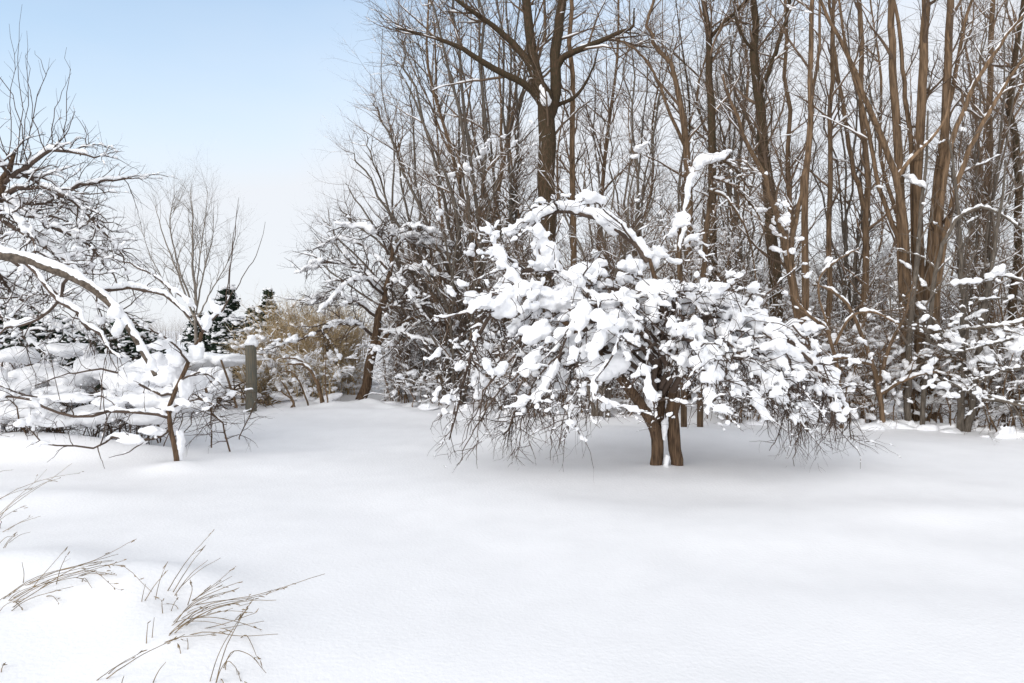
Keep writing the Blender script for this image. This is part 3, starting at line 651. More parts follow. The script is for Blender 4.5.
# ------------------------------------------------------------------ undergrowth
def shrub_batches(rng, H, n, spread, arch=-.12, r=.014, l2=5, l3=7, side=(20, 60), foot=.08):
    seeds = hand([[(0, 0, -.3, r), (0, 0, -.15, r)]], 4)
    paths = []
    for k in range(n):
        a = rng.uniform(0, 6.28); q = rng.uniform(.15, 1) * spread; h = H * rng.uniform(.6, 1.05); c, s = math.cos(a), math.sin(a); rr = r * rng.uniform(.7, 1.3)
        dr = rng.uniform(0, .25) if arch < 0 else 0
        fx, fy = (c * .08, s * .08) if foot < .1 else (rng.normal() * foot, rng.normal() * foot * .5)
        paths.append([(fx, fy, -.15, rr), (fx + c * q * .2, fy + s * q * .2, h * .4, rr * .9), (fx + c * q * .5, fy + s * q * .5, h * .8, rr * .65), (fx + c * q, fy + s * q, h * (1 - dr), rr * .3)])
    S = hand(paths, 10, .2, rng)
    A = spawn(rng, S, l2, (.25, .9), side, (.12, 1), .007, 7, .2, arch, .1, 1, .3, .35)
    D = spawn(rng, (S[0][:, 1:5], S[1][:, 1:5]), l2 * 1.1, (.25, .8), (60, 100), (.1, 1), .006, 7, .22, -.12, -.1, .6, .2, .35)
    A = (np.concatenate([A[0], D[0]]), np.concatenate([A[1], D[1]]))
    B = spawn(rng, A, l3, (.1, .4), (25, 70), (.1, 1), .005, 5, .2, arch * .5, .1, 1, .4, .3)
    return S, A, B
def make_shrub(seed, label, loc, H, n, spread, group=None, ms=None, mt=None, pil=.8, voxel=None, arch=-.12, r=.014, l2=5, l3=7, name='shrub', psize=(.03, .13), cover=.5, cat='shrub', foot=.22):
    rng = np.random.default_rng(seed)
    S, A, B = shrub_batches(rng, H, n, spread, arch, r, l2, l3, foot=foot)
    t = thing(name, label, cat, tuple(loc), group)
    part('stem_cluster', wood('stem_cluster', [(S, 6)], ms or M_tan), t)
    part('crown', wood('crown', [(A, 4), (B, 3)], mt or M_brush), t)
    g = [clumps_on(rng, S, pil, psize, .62, .85, .25), clumps_on(rng, A, pil, (psize[0] * .8, psize[1] * .75), .65, .85, .15)]
    for bt, th, cp, cov in ((S, 1.6, .03, cover), (A, 2.2, .018, cover), (B, 1.8, .008, cover * .45)):
        s = snow_on(rng, bt, th, 2, cov, cp, 1.3, .4, .6)
        if len(s[0]): g.append(tube_geo(s[0], s[1], 5))
    m = 10; a = rng.random(m) * 6.28; q = spread * rng.uniform(.1, .95, m); z = rng.uniform(-.05, .05, m)   # snow fallen and drifted about the foot
    bs = rng.uniform(.06, .2, m) * min(1, .4 + spread * .5)
    g.append(blobs(rng, np.stack([q * np.cos(a), q * np.sin(a), z], 1), np.stack([bs * rng.uniform(1.2, 2.2, m), bs * 1.3, bs * rng.uniform(.3, .6, m)], 1), None, ICO3, .32))
    o = part('snow_cover', mesh_from('snow_cover', g, M_snow if voxel else M_fsnow), t)
    if voxel: merge_snow(o, voxel, 2)
    return t
# front row, at the edge of the lawn: each its own growth
for sd, px, d, H, n, sp, lab in (
    (201, 800, 11.8, 1.5, 20, 1.0, 'twiggy snow-laden shrub just behind the eastern skirts of the apple tree'),
    (202, 868, 11.6, 1.7, 23, 1.0, 'dense snow-laden shrub in front of the brown upswept trunk'),
    (203, 935, 11.7, 1.6, 20, .9, 'snow-laden shrub at the foot of the great tan clump'),
    (204, 1000, 11.0, 1.9, 23, 1.1, 'broad snow-laden shrub with heavy pillows at the end of the lawn'),
    (205, 1045, 10.6, 1.8, 20, 1.1, 'snow-laden shrub partly out of view at the end of the lawn'),
    (206, 742, 12.2, 1.5, 20, 1.0, 'snow-laden shrub behind the apple tree, below the dark furrowed trunk'),
    (207, 560, 13.0, 1.3, 23, 1.1, 'snow-laden shrub behind the western skirts of the apple tree'),
    (208, 500, 13.6, 1.4, 23, 1.2, 'low snow-laden shrub beside the apple tree, where the lawn ends'),
    (209, 446, 14.6, .85, 23, 1.2, 'low spreading snow-laden shrub next to the leaning dark trunk'),
    (210, 640, 12.8, 1.2, 20, 1.0, 'snow-laden shrub seen beneath the apple tree behind its twin trunk')):
    make_shrub(sd, lab, base_at(px, d) - [0, 0, .03], H, n, sp, 'snow-laden shrubs along the edge of the lawn', voxel=.02 if sd in (204, 202, 203) else None, pil=1.0, r=.011, l2=6.5, l3=8, psize=(.03, .12))
sp0 = {}
for n_ in range(76):
    px = 400 + (1100 - 400) * ((n_ * .618034) % 1.0); d = R0.uniform(13.0, 22) + (2 if px < 620 else 0); k = n_ % 4
    b = base_at(px, d); b[2] -= .04; lab, grp = 'snowy undergrowth shrub ' + zone(px), 'snowy undergrowth shrubs ' + zone(px)
    if k not in sp0:
        sp0[k] = make_shrub(300 + k, lab, b, [1.9, 2.6, 1.5, 3.2][k], [22, 22, 20, 20][k], [1.2, 1.1, 1.3, 1.0][k], grp, arch=[-.12, .02, -.15, .05][k], pil=[.7, .4, .9, .3][k], r=.011, l2=6, l3=8, psize=(.025, .095))
    else: dup(sp0[k], tuple(b), R0.uniform(0, 6.28), R0.uniform(.8, 1.25), lab, grp)
# long snowy boughs reaching out of the thicket
drawn_tree(61, 'sapling reaching one long arched snowy bough over the thicket beyond the clump', 11.3, 925,
    [[(922, None, 0, .04), (925, 360, 0, .036), (932, 300, 0, .034), (940, 255, -.1, .03), (955, 222, -.2, .027), (978, 208, -.3, .023), (1000, 214, -.35, .018), (1024, 232, -.4, .012)],
     [(930, 340, 0, .03), (960, 330, -.4, .025), (1000, 326, -.8, .02), (1040, 318, -1, .012)],
     [(928, 380, 0, .03), (965, 388, -.5, .025), (1000, 400, -.9, .022), (1040, 410, -1.1, .012)]],
    'sapling', mt=M_grey, mw=M_twigg, limbs=2.2, Lr=(.3, 1.0), lr=.012, arch=-.05, pillows=1.2, voxel=.016, snow=1.6, loaded=True)
drawn_tree(63, 'sapling at the edge of the view stretching level boughs loaded with long snow loaves', 10.6, 1058,
    [[(1060, None, 0, 0.0350), (1058, 380, 0, 0.0315), (1050, 300, 0, 0.0245), (1046, 220, 0, 0.0140)],
     [(1056, 345, 0, 0.0210), (1020, 338, -.1, 0.0189), (985, 346, -.2, 0.0154), (955, 352, -.2, 0.0112), (928, 342, -.2, 0.0056)],
     [(1057, 395, 0, 0.0210), (1015, 402, -.1, 0.0189), (980, 398, -.2, 0.0154), (950, 382, -.2, 0.0112), (925, 372, -.2, 0.0056)],
     [(1056, 320, 0, 0.0196), (1020, 300, .2, 0.0168), (985, 300, .2, 0.0126), (955, 310, .2, 0.0070)],
     [(1058, 370, 0, 0.0196), (1020, 368, -.3, 0.0168), (990, 376, -.4, 0.0126), (968, 392, -.4, 0.0070)],
     [(1050, 300, 0, 0.0175), (1024, 282, 0, 0.0154), (1000, 276, 0, 0.0112), (975, 284, 0, 0.0056)]],
    'sapling', mt=M_grey, mw=M_twigg, limbs=3.6, Lr=(.25, .8), lr=.011, arch=-.06, pillows=1.3, voxel=.016, snow=2, loaded=True)
drawn_tree(64, 'low sapling holding forked snowy limbs over the drift between the shrubs', 11.3, 880,
    [[(884, None, 0, .045), (880, 395, 0, .04), (868, 350, 0, .034), (850, 310, 0, .028), (830, 290, 0, .02), (812, 285, 0, .01)],
     [(878, 385, 0, .03), (890, 345, -.1, .026), (905, 315, -.2, .02), (912, 285, -.2, .01)],
     [(872, 365, 0, .025), (845, 358, -.2, .022), (818, 362, -.3, .016), (800, 372, -.3, .008)],
     [(880, 395, 0, .025), (905, 380, -.3, .022), (935, 372, -.4, .016), (955, 378, -.4, .008)]],
    'sapling', mt=M_bark, mw=M_twig, limbs=3.0, Lr=(.25, .8), lr=.011, arch=-.04, pillows=1.4, voxel=.016, snow=2, loaded=True)
drawn_tree(62, 'bowed sapling trailing a sinuous snow-lined stem below the low V tree', 11.2, 830,
    [[(842, None, 0, .035), (838, 375, 0, .03), (826, 330, -.1, .028), (812, 318, -.2, .025), (796, 300, -.2, .022), (790, 262, -.2, .02), (787, 235, -.2, .012)],
     [(835, 345, 0, .025), (850, 318, -.1, .022), (872, 312, -.2, .018), (900, 325, -.3, .012)],
     [(830, 335, -.1, .02), (818, 285, 0, .016), (835, 262, 0, .014), (860, 248, 0, .008)]],
    'sapling', mt=M_bark, mw=M_twig, limbs=2.4, Lr=(.3, .9), lr=.011, arch=-.05, pillows=1.0, voxel=.016, snow=1.6, loaded=True)

# ------------------------------------------------------------------ the far wood, one mass
def far_wood(name, label, seed, n, d0, d1, p0, p1, h0, h1):
    rng = np.random.default_rng(seed); paths = []
    for k in range(n):
        d = rng.uniform(d0, d1); px = rng.uniform(p0, p1); x = wx(px, d); z = float(ground_z(x, d)); h = rng.uniform(h0, h1); l = rng.normal() * .07 * h; r = .006 * h
        paths.append([(x, d, z - .2, r), (x + l * .3, d, z + h * .35, r * .8), (x + l * .7, d, z + h * .7, r * .45), (x + l, d, z + h, r * .1)])
    T = hand(paths, 8)
    A = spawn(rng, T, 2.2, (.8, 2.8), (20, 50), (.05, .98), .025, 5, .1, .12, .1, 1, .25, .4)
    B = spawn(rng, A, 2.2, (.4, 1.2), (20, 55), (.1, 1), .016, 4, .12, .08, .1, 1, .3, .3)
    me = wood(name, [(T, 4), (A, 3), (B, 3)], M_far)
    o = bpy.data.objects.new(name, me); COL.objects.link(o); o['kind'] = 'stuff'; o['label'] = label; o['category'] = 'woodland'
    return o
far_wood('far_woodland', 'distant mass of bare grey-brown woodland behind the near trees', 91, 420, 34, 62, 380, 1150, 3.5, 8.0)
far_wood('far_scrub', 'low far band of bare scrub beyond the garden on the horizon', 92, 900, 55, 100, -60, 420, 1.2, 2.9)
# ------------------------------------------------------------------ the west side of the garden
# second fruit tree with the leaning trunk
def second_tree():
    rng = np.random.default_rng(15); d = 15.3; b = base_at(361, d)
    tr = hand([pix([(360, 412, d, .15), (362, 398, d, .115), (370, 360, d, .10), (378, 322, d, .085), (386, 290, d, .065), (391, 262, d, .045), (390, 240, d, .025)]),
               pix([(373, 352, d, .05), (386, 336, d - .1, .045), (404, 322, d - .3, .035), (425, 314, d - .5, .02)])], 14, .08, rng)
    limbs = hand([pix(p) for p in (
        [(372, 335, d, 0.0372), (350, 322, d - .3, 0.0310), (318, 332, d - .6, 0.0217), (285, 345, d - .8, 0.0124), (262, 350, d - .9, 0.0062)],
        [(378, 318, d, 0.0372), (352, 300, d - .2, 0.0279), (322, 298, d - .4, 0.0186), (300, 302, d - .5, 0.0093)],
        [(384, 290, d, 0.0372), (355, 268, d, 0.0310), (325, 262, d, 0.0217), (300, 272, d, 0.0124)],
        [(388, 270, d, 0.0310), (362, 245, d + .2, 0.0260), (335, 240, d + .3, 0.0186), (308, 252, d + .3, 0.0093)],
        [(389, 260, d, 0.0310), (405, 238, d + .2, 0.0248), (430, 240, d + .2, 0.0186), (455, 258, d + .2, 0.0093)],
        [(386, 285, d, 0.0341), (412, 268, d - .2, 0.0279), (440, 275, d - .3, 0.0186), (470, 295, d - .3, 0.0093)],
        [(380, 312, d, 0.0372), (410, 302, d - .4, 0.0310), (440, 312, d - .6, 0.0217), (470, 335, d - .7, 0.0093)],
        [(376, 330, d, 0.0341), (408, 335, d - .6, 0.0279), (440, 348, d - .8, 0.0186), (462, 372, d - .9, 0.0074)],
        [(388, 255, d, 0.0248), (378, 235, d - .2, 0.0198), (350, 226, d - .3, 0.0149), (328, 232, d - .3, 0.0074)],
        [(389, 250, d, 0.0248), (395, 232, d - .2, 0.0186), (415, 225, d - .3, 0.0124), (436, 232, d - .3, 0.0062)],
        [(384, 295, d, 0.0310), (365, 280, d - .6, 0.0248), (345, 285, d - 1.0, 0.0186), (325, 305, d - 1.2, 0.0093)],
        [(385, 290, d, 0.0310), (395, 280, d - .7, 0.0248), (405, 285, d - 1.1, 0.0186), (415, 305, d - 1.4, 0.0093)])], 12, .1, rng)
    A = spawn(rng, limbs, 12, (.35, 1.2), (25, 75), (.12, 1), .014, 8, .2, -.05, .25, .6, .3, .4)
    B = spawn(rng, A, 8.5, (.15, .6), (25, 75), (.1, 1), .0075, 6, .2, .0, .15, .8, .4, .3)
    Cb = spawn(rng, B, 9, (.1, .35), (25, 70), (.1, 1), .0055, 4, .2, 0, .1, 1, .4, .4)
    t = build_tree('fruit_tree', 'fruit tree with a leaning dark trunk and tiered snowy boughs, past the snow-capped post', 'tree', b,
                   [('trunk', [(tr, 12)], M_apple), ('crown', [(limbs, 6), (A, 4), (B, 3), (Cb, 3)], M_appletwig)])
    g = [clumps_on(rng, limbs, 2.6, (.05, .15), .5, .9, None, 1.7), clumps_on(rng, A, .8, (.03, .10), .55, .9, None, 1.5)]
    for bt, th, cp, cov in ((limbs, 2.2, .07, .85), (A, 2.6, .03, .7), (B, 2.4, .014, .28), (tr, .9, .06, .6)):
        s = snow_on(rng, bt, th, 2, cov, cp, 1.2, .35, .7); g.append(tube_geo(s[0], s[1], 6))
    snow_part(t, g, b, .026, 2)
second_tree()

# old fruit tree at the western edge of the view
def west_tree():
    rng = np.random.default_rng(17); d = 10.0; b = base_at(-70, d)
    tr = hand([pix([(-74, 440, d, .22), (-66, 380, d, .18), (-48, 300, d, .14), (-28, 235, d, .10), (-5, 200, d, .07), (10, 172, d, .04), (14, 145, d, .018)]),
               pix([(-30, 240, d, .1), (-60, 180, d, .08), (-80, 130, d, .05), (-90, 90, d, .03)])], 14, .1, rng)
    limbs = hand([pix(p) for p in (
        [(-5, 200, d, 0.0420), (25, 188, d - .1, 0.0330), (60, 196, d - .2, 0.0240), (95, 222, d - .3, 0.0168), (125, 262, d - .3, 0.0090), (136, 300, d - .3, 0.0048)],
        [(5, 182, d, 0.0360), (28, 166, d, 0.0288), (55, 150, d, 0.0216), (85, 156, d, 0.0150), (108, 156, d, 0.0072)],
        [(0, 195, d, 0.0360), (35, 205, d + .4, 0.0270), (75, 188, d + .5, 0.0210), (112, 180, d + .5, 0.0150), (140, 178, d + .5, 0.0072)],
        [(-10, 210, d, 0.0420), (25, 235, d - .6, 0.0300), (60, 255, d - .9, 0.0216), (92, 290, d - 1.0, 0.0120), (105, 330, d - 1.0, 0.0060)],
        [(-20, 225, d, 0.0420), (15, 262, d - .2, 0.0300), (55, 290, d - .3, 0.0210), (85, 325, d - .3, 0.0108), (95, 352, d - .3, 0.0048)],
        [(-25, 240, d, 0.0360), (5, 285, d + .5, 0.0270), (40, 310, d + .6, 0.0192), (75, 340, d + .6, 0.0090)],
        [(-8, 205, d, 0.0300), (10, 215, d - 1, 0.0240), (30, 245, d - 1.4, 0.0168), (42, 295, d - 1.5, 0.0072)],
        [(8, 178, d, 0.0300), (30, 178, d + .8, 0.0216), (70, 210, d + 1.0, 0.0168), (110, 240, d + 1.0, 0.0090)],
        [(-30, 250, d, 0.0360), (-10, 300, d - .5, 0.0240), (15, 330, d - .8, 0.0150), (45, 352, d - .9, 0.0060)],
        [(10, 175, d, 0.0240), (-10, 155, d - .4, 0.0180), (-30, 160, d - .7, 0.0120), (-50, 185, d - .8, 0.0060)],
        [(0, 195, d, 0.0300), (40, 222, d - .5, 0.0240), (88, 245, d - .6, 0.0180), (120, 285, d - .6, 0.0072)])], 14, .1, rng)
    spr = [[(12, 172), (10, 120), (14, 70), (9, 22)], [(16, 165), (22, 110), (19, 60), (21, 5)], [(20, 162), (26, 120), (28, 70), (26, 32)], [(8, 178), (0, 130), (-4, 80), (0, 30)],
           [(28, 165), (18, 110), (-8, 60), (-4, 20)], [(46, 152), (34, 118), (28, 80), (29, 48)], [(62, 150), (66, 120), (68, 80), (66, 48)], [(50, 152), (52, 118), (62, 92), (70, 72)], [(20, 165), (38, 95), (44, 68), (34, 50)],
           [(80, 156), (86, 145), (84, 128), (70, 108)]]
    S = hand([[(*W(a, c, d + rng.uniform(-.1, .1)), r) for (a, c), r in zip(q, (.009, .0065, .0045, .002))] for q in spr], 10, .1, rng)
    A = spawn(rng, limbs, 11, (.3, 1.15), (25, 80), (.1, 1), .012, 8, .22, -.06, .25, .7, .3, .35)
    B = spawn(rng, A, 11, (.14, .55), (25, 75), (.1, 1), .005, 6, .22, 0, .1, .9, .4, .3)
    Cb = spawn(rng, S, 3, (.15, .5), (20, 45), (.05, .8), .005, 5, .12, .1, .2, 1, .4, .4)
    A2 = spawn(rng, tr, 2.0, (.5, 1.2), (30, 80), (.4, 1), .012, 8, .15, .1, .3, 1, .3, .3)
    t = build_tree('old_fruit_tree', 'old fruit tree entering at the western edge, snowy drooping boughs and tall thin upright shoots', 'tree', b,
                   [('trunk', [(tr, 12)], M_apple), ('crown', [(limbs, 7), (A, 4), (B, 3), (Cb, 3), (S, 4), (A2, 4)], M_appletwig)])
    low = lambda p: np.clip(1.15 - (p[:, 2] - 2.4) * .5, .45, 1.1)
    g = [clumps_on(rng, limbs, 2.4, (.03, .09), .5, .9, None, 1.7, low), clumps_on(rng, A, 1.1, (.02, .06), .55, .9, None, 1.5, low), clumps_on(rng, B, .35, (.02, .055), .6, .9, None, 1.4, low)]
    for bt, th, cp, cov in ((limbs, 1.9, .05, .85), (A, 2.8, .024, .75), (B, 2.8, .014, .5)):
        s = snow_on(rng, bt, th, 2, cov, cp, 1.2, .35, .7); g.append(tube_geo(s[0], s[1], 6))
    snow_part(t, g, b, .019, 2)
west_tree()

# a bowed tree off to the west whose long bough arches into view
def bowed_tree():
    rng = np.random.default_rng(18); d = 7.6; b = base_at(-230, d)
    tr = hand([pix([(-232, 480, d, 0.0900), (-226, 400, d, 0.0825), (-205, 320, d, 0.0750), (-160, 268, d, 0.0713), (-100, 248, d, 0.0660), (-40, 247, d, 0.0600), (20, 258, d, 0.0540), (70, 276, d, 0.0480), (112, 304, d, 0.0413), (138, 342, d, 0.0338), (156, 376, d, 0.0240)])], 34, .05, rng)
    br = hand([pix([(20, 258, d, .02), (60, 300, d - .2, .018), (100, 335, d - .3, .012), (120, 360, d - .3, .006)]),
               pix([(95, 292, d, .022), (130, 288, d + .4, .02), (165, 296, d + .5, .016), (192, 318, d + .5, .010)]),
               pix([(70, 276, d, .02), (50, 310, d + .3, .016), (10, 330, d + .4, .012), (-20, 338, d + .4, .006)])], 10, .12, rng)
    A = spawn(rng, br, 4, (.2, .6), (25, 70), (.2, 1), .007, 6, .2, 0, .2, 1, .3, .4)
    A3 = spawn(rng, (tr[0][:, 18:], tr[1][:, 18:]), 2.2, (.25, .8), (40, 90), (.1, .95), .008, 7, .18, -.05, 0, 1, .3, .4)
    B = spawn(rng, (np.concatenate([br[0][:, :6], A[0], A3[0][:, :6]]), np.concatenate([br[1][:, :6], A[1], A3[1][:, :6]])), 4, (.1, .35), (25, 70), (.2, 1), .0045, 4, .2, 0, .1, 1, .4, .4)
    t = build_tree('bowed_tree', 'bowed tree whose thick snow-topped bough arches down into view over the buried bush', 'tree', b,
                   [('trunk', [(tr, 12)], M_bough), ('crown', [(br, 6), (A, 4), (A3, 4), (B, 3)], M_appletwig)])
    P, R = resample(tr, 2); P = P.copy(); n = P.shape[1]; k = np.linspace(0, 1, n)
    s = R * (.95 + .25 * np.sin(k * 60) * np.sin(k * 23)) * sstep(.12, .3, k)[None] * (1 - sstep(.97, 1, k))[None]; P[:, :, 2] += R * .75 + .01
    P[:, -8:, 0] += .02
    g = [tube_geo(P, np.maximum(s, .001), 10), clumps_on(rng, (tr[0][:, 20:], tr[1][:, 20:]), 3, (.04, .075), .8, .95, None, 1.5)]
    for bt, th, cp, cov in ((br, 2.4, .04, .9), (A, 2.4, .02, .6)):
        q = snow_on(rng, bt, th, 2, cov, cp, 1.2, .35, .7); g.append(tube_geo(q[0], q[1], 6))
    g.append(blobs(rng, np.array([W(116, 312, d - .05), W(118, 328, d - .06)]), np.array([(.08, .06, .07), (.05, .05, .09)]), None, ICO3))
    snow_part(t, g, b, .014, 3)
bowed_tree()

# little bent tree in front, pressed down by the snow
def bent_tree():
    rng = np.random.default_rng(19); d = 8.3; b = base_at(176, d)
    tr = hand([pix([(177, 476, d, .034), (176, 455, d, .031), (172, 436, d, .029), (169, 420, d, .028), (172, 400, d + .02, .026), (182, 378, d + .05, .025), (193, 352, d + .1, .026), (203, 332, d + .1, .022)])], 18, .08, rng)
    br = hand([pix(p) for p in (
        [(169, 430, d, 0.0210), (150, 440, d - .15, 0.0165), (118, 436, d - .2, 0.0150), (100, 446, d - .25, 0.0120), (62, 446, d - .3, 0.0097), (35, 436, d - .3, 0.0075), (18, 420, d - .3, 0.0037)],
        [(170, 418, d, 0.0225), (140, 412, d - .1, 0.0195), (105, 414, d - .1, 0.0180), (62, 414, d - .1, 0.0158), (25, 400, d - .1, 0.0135), (-30, 388, d - .1, 0.0090)],
        [(171, 412, d, 0.0195), (140, 404, d + .3, 0.0165), (95, 396, d + .4, 0.0135), (45, 400, d + .5, 0.0112), (0, 386, d + .5, 0.0075), (-25, 376, d + .5, 0.0045)],
        [(175, 395, d, 0.0180), (150, 390, d + .1, 0.0150), (118, 372, d + .1, 0.0128), (80, 372, d + .1, 0.0090), (48, 380, d + .1, 0.0045)],
        [(203, 332, d + .1, 0.0150), (212, 320, d + .05, 0.0120), (224, 308, d, 0.0090), (234, 290, d, 0.0053)],
        [(203, 332, d + .1, 0.0150), (192, 306, d + .2, 0.0135), (168, 286, d + .25, 0.0112), (140, 268, d + .3, 0.0090), (112, 258, d + .3, 0.0060)],
        [(188, 362, d + .05, 0.0150), (175, 345, d - .2, 0.0112), (150, 330, d - .3, 0.0090), (128, 322, d - .3, 0.0045)],
        [(180, 380, d + .05, 0.0135), (198, 373, d - .15, 0.0097), (214, 378, d - .25, 0.0067), (224, 388, d - .25, 0.0037)],
        [(172, 408, d, 0.0120), (195, 400, d - .2, 0.0097), (214, 405, d - .3, 0.0075), (200, 412, d - .4, 0.0037)],
        [(100, 446, d - .25, 0.0075), (106, 425, d - .3, 0.0060), (104, 400, d - .3, 0.0045), (100, 372, d - .3, 0.0023)])], 14, .1, rng)
    spr = hand([pix(p) for p in ([(226, 305, d, .007), (230, 270, d, .006), (235, 235, d, .005), (238, 198, d, .002)], [(229, 300, d + .05, .006), (230, 270, d + .05, .005), (234, 235, d + .05, .004), (239, 205, d + .05, .002)],
                                   [(236, 290, d, .006), (246, 272, d, .005), (256, 255, d, .004), (265, 222, d, .002)], [(100, 410, d - .1, .006), (104, 370, d - .1, .005), (110, 340, d - .1, .004), (108, 305, d - .1, .002)],
                                   [(60, 400, d, .005), (52, 365, d, .004), (45, 345, d, .003), (30, 330, d, .002)])], 10, .05, rng)
    A = spawn(rng, br, 4.5, (.18, .6), (25, 75), (.1, 1), .007, 7, .22, 0, .25, 1, .3, .4)
    B = spawn(rng, A, 4, (.08, .3), (25, 70), (.15, 1), .0045, 5, .2, 0, .2, 1, .4, .4)
    t = build_tree('bent_tree', 'little bent tree pressed low by snow in front, its branches trailing sideways over the lawn', 'tree', b,
                   [('trunk', [(tr, 10)], M_apple), ('crown', [(br, 6), (A, 4), (B, 3), (spr, 4)], M_appletwig)])
    g = [clumps_on(rng, br, 1.2, (.03, .09), .6, .9, None, 1.6)]
    for bt, th, cp, cov in ((br, 2.2, .035, .6), (A, 2.2, .016, .4)):
        q = snow_on(rng, bt, th, 2, cov, cp, 1.2, .35, .75); g.append(tube_geo(q[0], q[1], 6))
    C, S, X = [], [], []
    for px, py, o, a, bb, c, ang in ((180, 448, .04, .05, .06, .20, 0), (181, 478, .03, .16, .14, .06, 0), (165, 376, .15, .18, .16, .13, 0), (150, 362, .2, .17, .14, .10, 15), (186, 388, .1, .09, .1, .15, 0), (132, 441, -.15, .15, .10, .035, 0), (150, 431, -.1, .13, .1, .05, 0), (138, 378, .2, .2, .16, .09, 0), (150, 400, .15, .24, .16, .09, 0), (172, 405, .1, .1, .1, .12, 0),
                                     (197, 352, .05, .09, .08, .12, 35), (207, 322, .05, .06, .06, .10, 0), (216, 308, .02, .09, .06, .05, -40), (178, 358, .1, .10, .1, .10, 0), (160, 345, -.1, .1, .1, .06, 0), (110, 402, .1, .2, .12, .06, 0), (70, 398, .2, .24, .12, .06, 0)):
        C.append(W(px, py, d + o)); S.append((a, bb, c)); r_ = math.radians(ang); X.append((math.cos(r_), .1, math.sin(r_)))
    C, S, X = np.array(C), np.array(S), np.array(X); g.append(blobs(rng, C, S, X, ICO3, .2))
    for q in range(3): g.append(blobs(rng, C + norm(X) * (rng.uniform(-1, 1, len(C)) * S[:, 0])[:, None] + rng.normal(size=C.shape) * S * [.3, .3, .35], S * rng.uniform(.3, .6, (len(C), 1)), X, ICO2, .25))
    snow_part(t, g, b, .013, 3)
bent_tree()

# bush buried under a deep quilt of snow behind it
def buried_bush():
    rng = np.random.default_rng(23); d = 9.6; b = base_at(70, d)
    S, A, B = shrub_batches(rng, .95, 60, 1.0, -.2, .009, 7, 9, foot=.85)
    t = thing('buried_bush', 'bush almost buried under a deep lumpy quilt of snow, dark twigs showing beneath', 'shrub', tuple(b))
    part('stem_cluster', wood('stem_cluster', [(S, 6)], M_apple), t); part('crown', wood('crown', [(A, 4), (B, 3)], M_appletwig), t)
    C, Z = [], []
    for px, py, o, a, bb, c in ((-45, 396, 0, .5, .4, .2), (5, 392, -.1, .45, .35, .19), (40, 376, .2, .36, .4, .17), (75, 380, .1, .34, .3, .15), (100, 366, .2, .3, .4, .2), (128, 378, .1, .34, .35, .2), (158, 370, .2, .32, .3, .22), (150, 400, .0, .35, .3, .17), (185, 385, .1, .25, .25, .2),
                                (20, 410, -.5, .5, .25, .14), (95, 414, -.5, .4, .22, .12), (-30, 422, -.6, .5, .25, .14), (150, 416, -.4, .3, .2, .12), (55, 420, -.65, .3, .2, .08), (60, 392, -.3, .3, .2, .08), (-20, 410, -.3, .4, .3, .12), (115, 396, -.3, .25, .2, .09), (195, 402, .1, .3, .3, .12), (20, 356, .7, .3, .3, .12), (70, 350, .8, .35, .3, .10)):
        C.append(W(px, py, d + o) - b); Z.append((a, bb, c))
    g = [blobs(rng, np.array(C), np.array(Z), np.tile([1, .1, 0.], (len(C), 1)), ICO3, .14), clumps_on(rng, A, .8, (.03, .1), .6, .9, .3)]
    q = snow_on(rng, S, 2.2, 2, .7, .04); g.append(tube_geo(q[0], q[1], 6))
    o = part('snow_cover', mesh_from('snow_cover', g, M_snow), t); merge_snow(o, .02, 4)
buried_bush()
make_shrub(220, 'tangled shrub under the old fruit tree, dark below and snowy on top', base_at(20, 12), 1.35, 22, 1.3, ms=M_apple, mt=M_appletwig, pil=1.0)
make_shrub(221, 'small snowy shrub between the buried bush and the brush pile', base_at(150, 12.5), 1.1, 16, .9, ms=M_apple, mt=M_appletwig, pil=1.0)

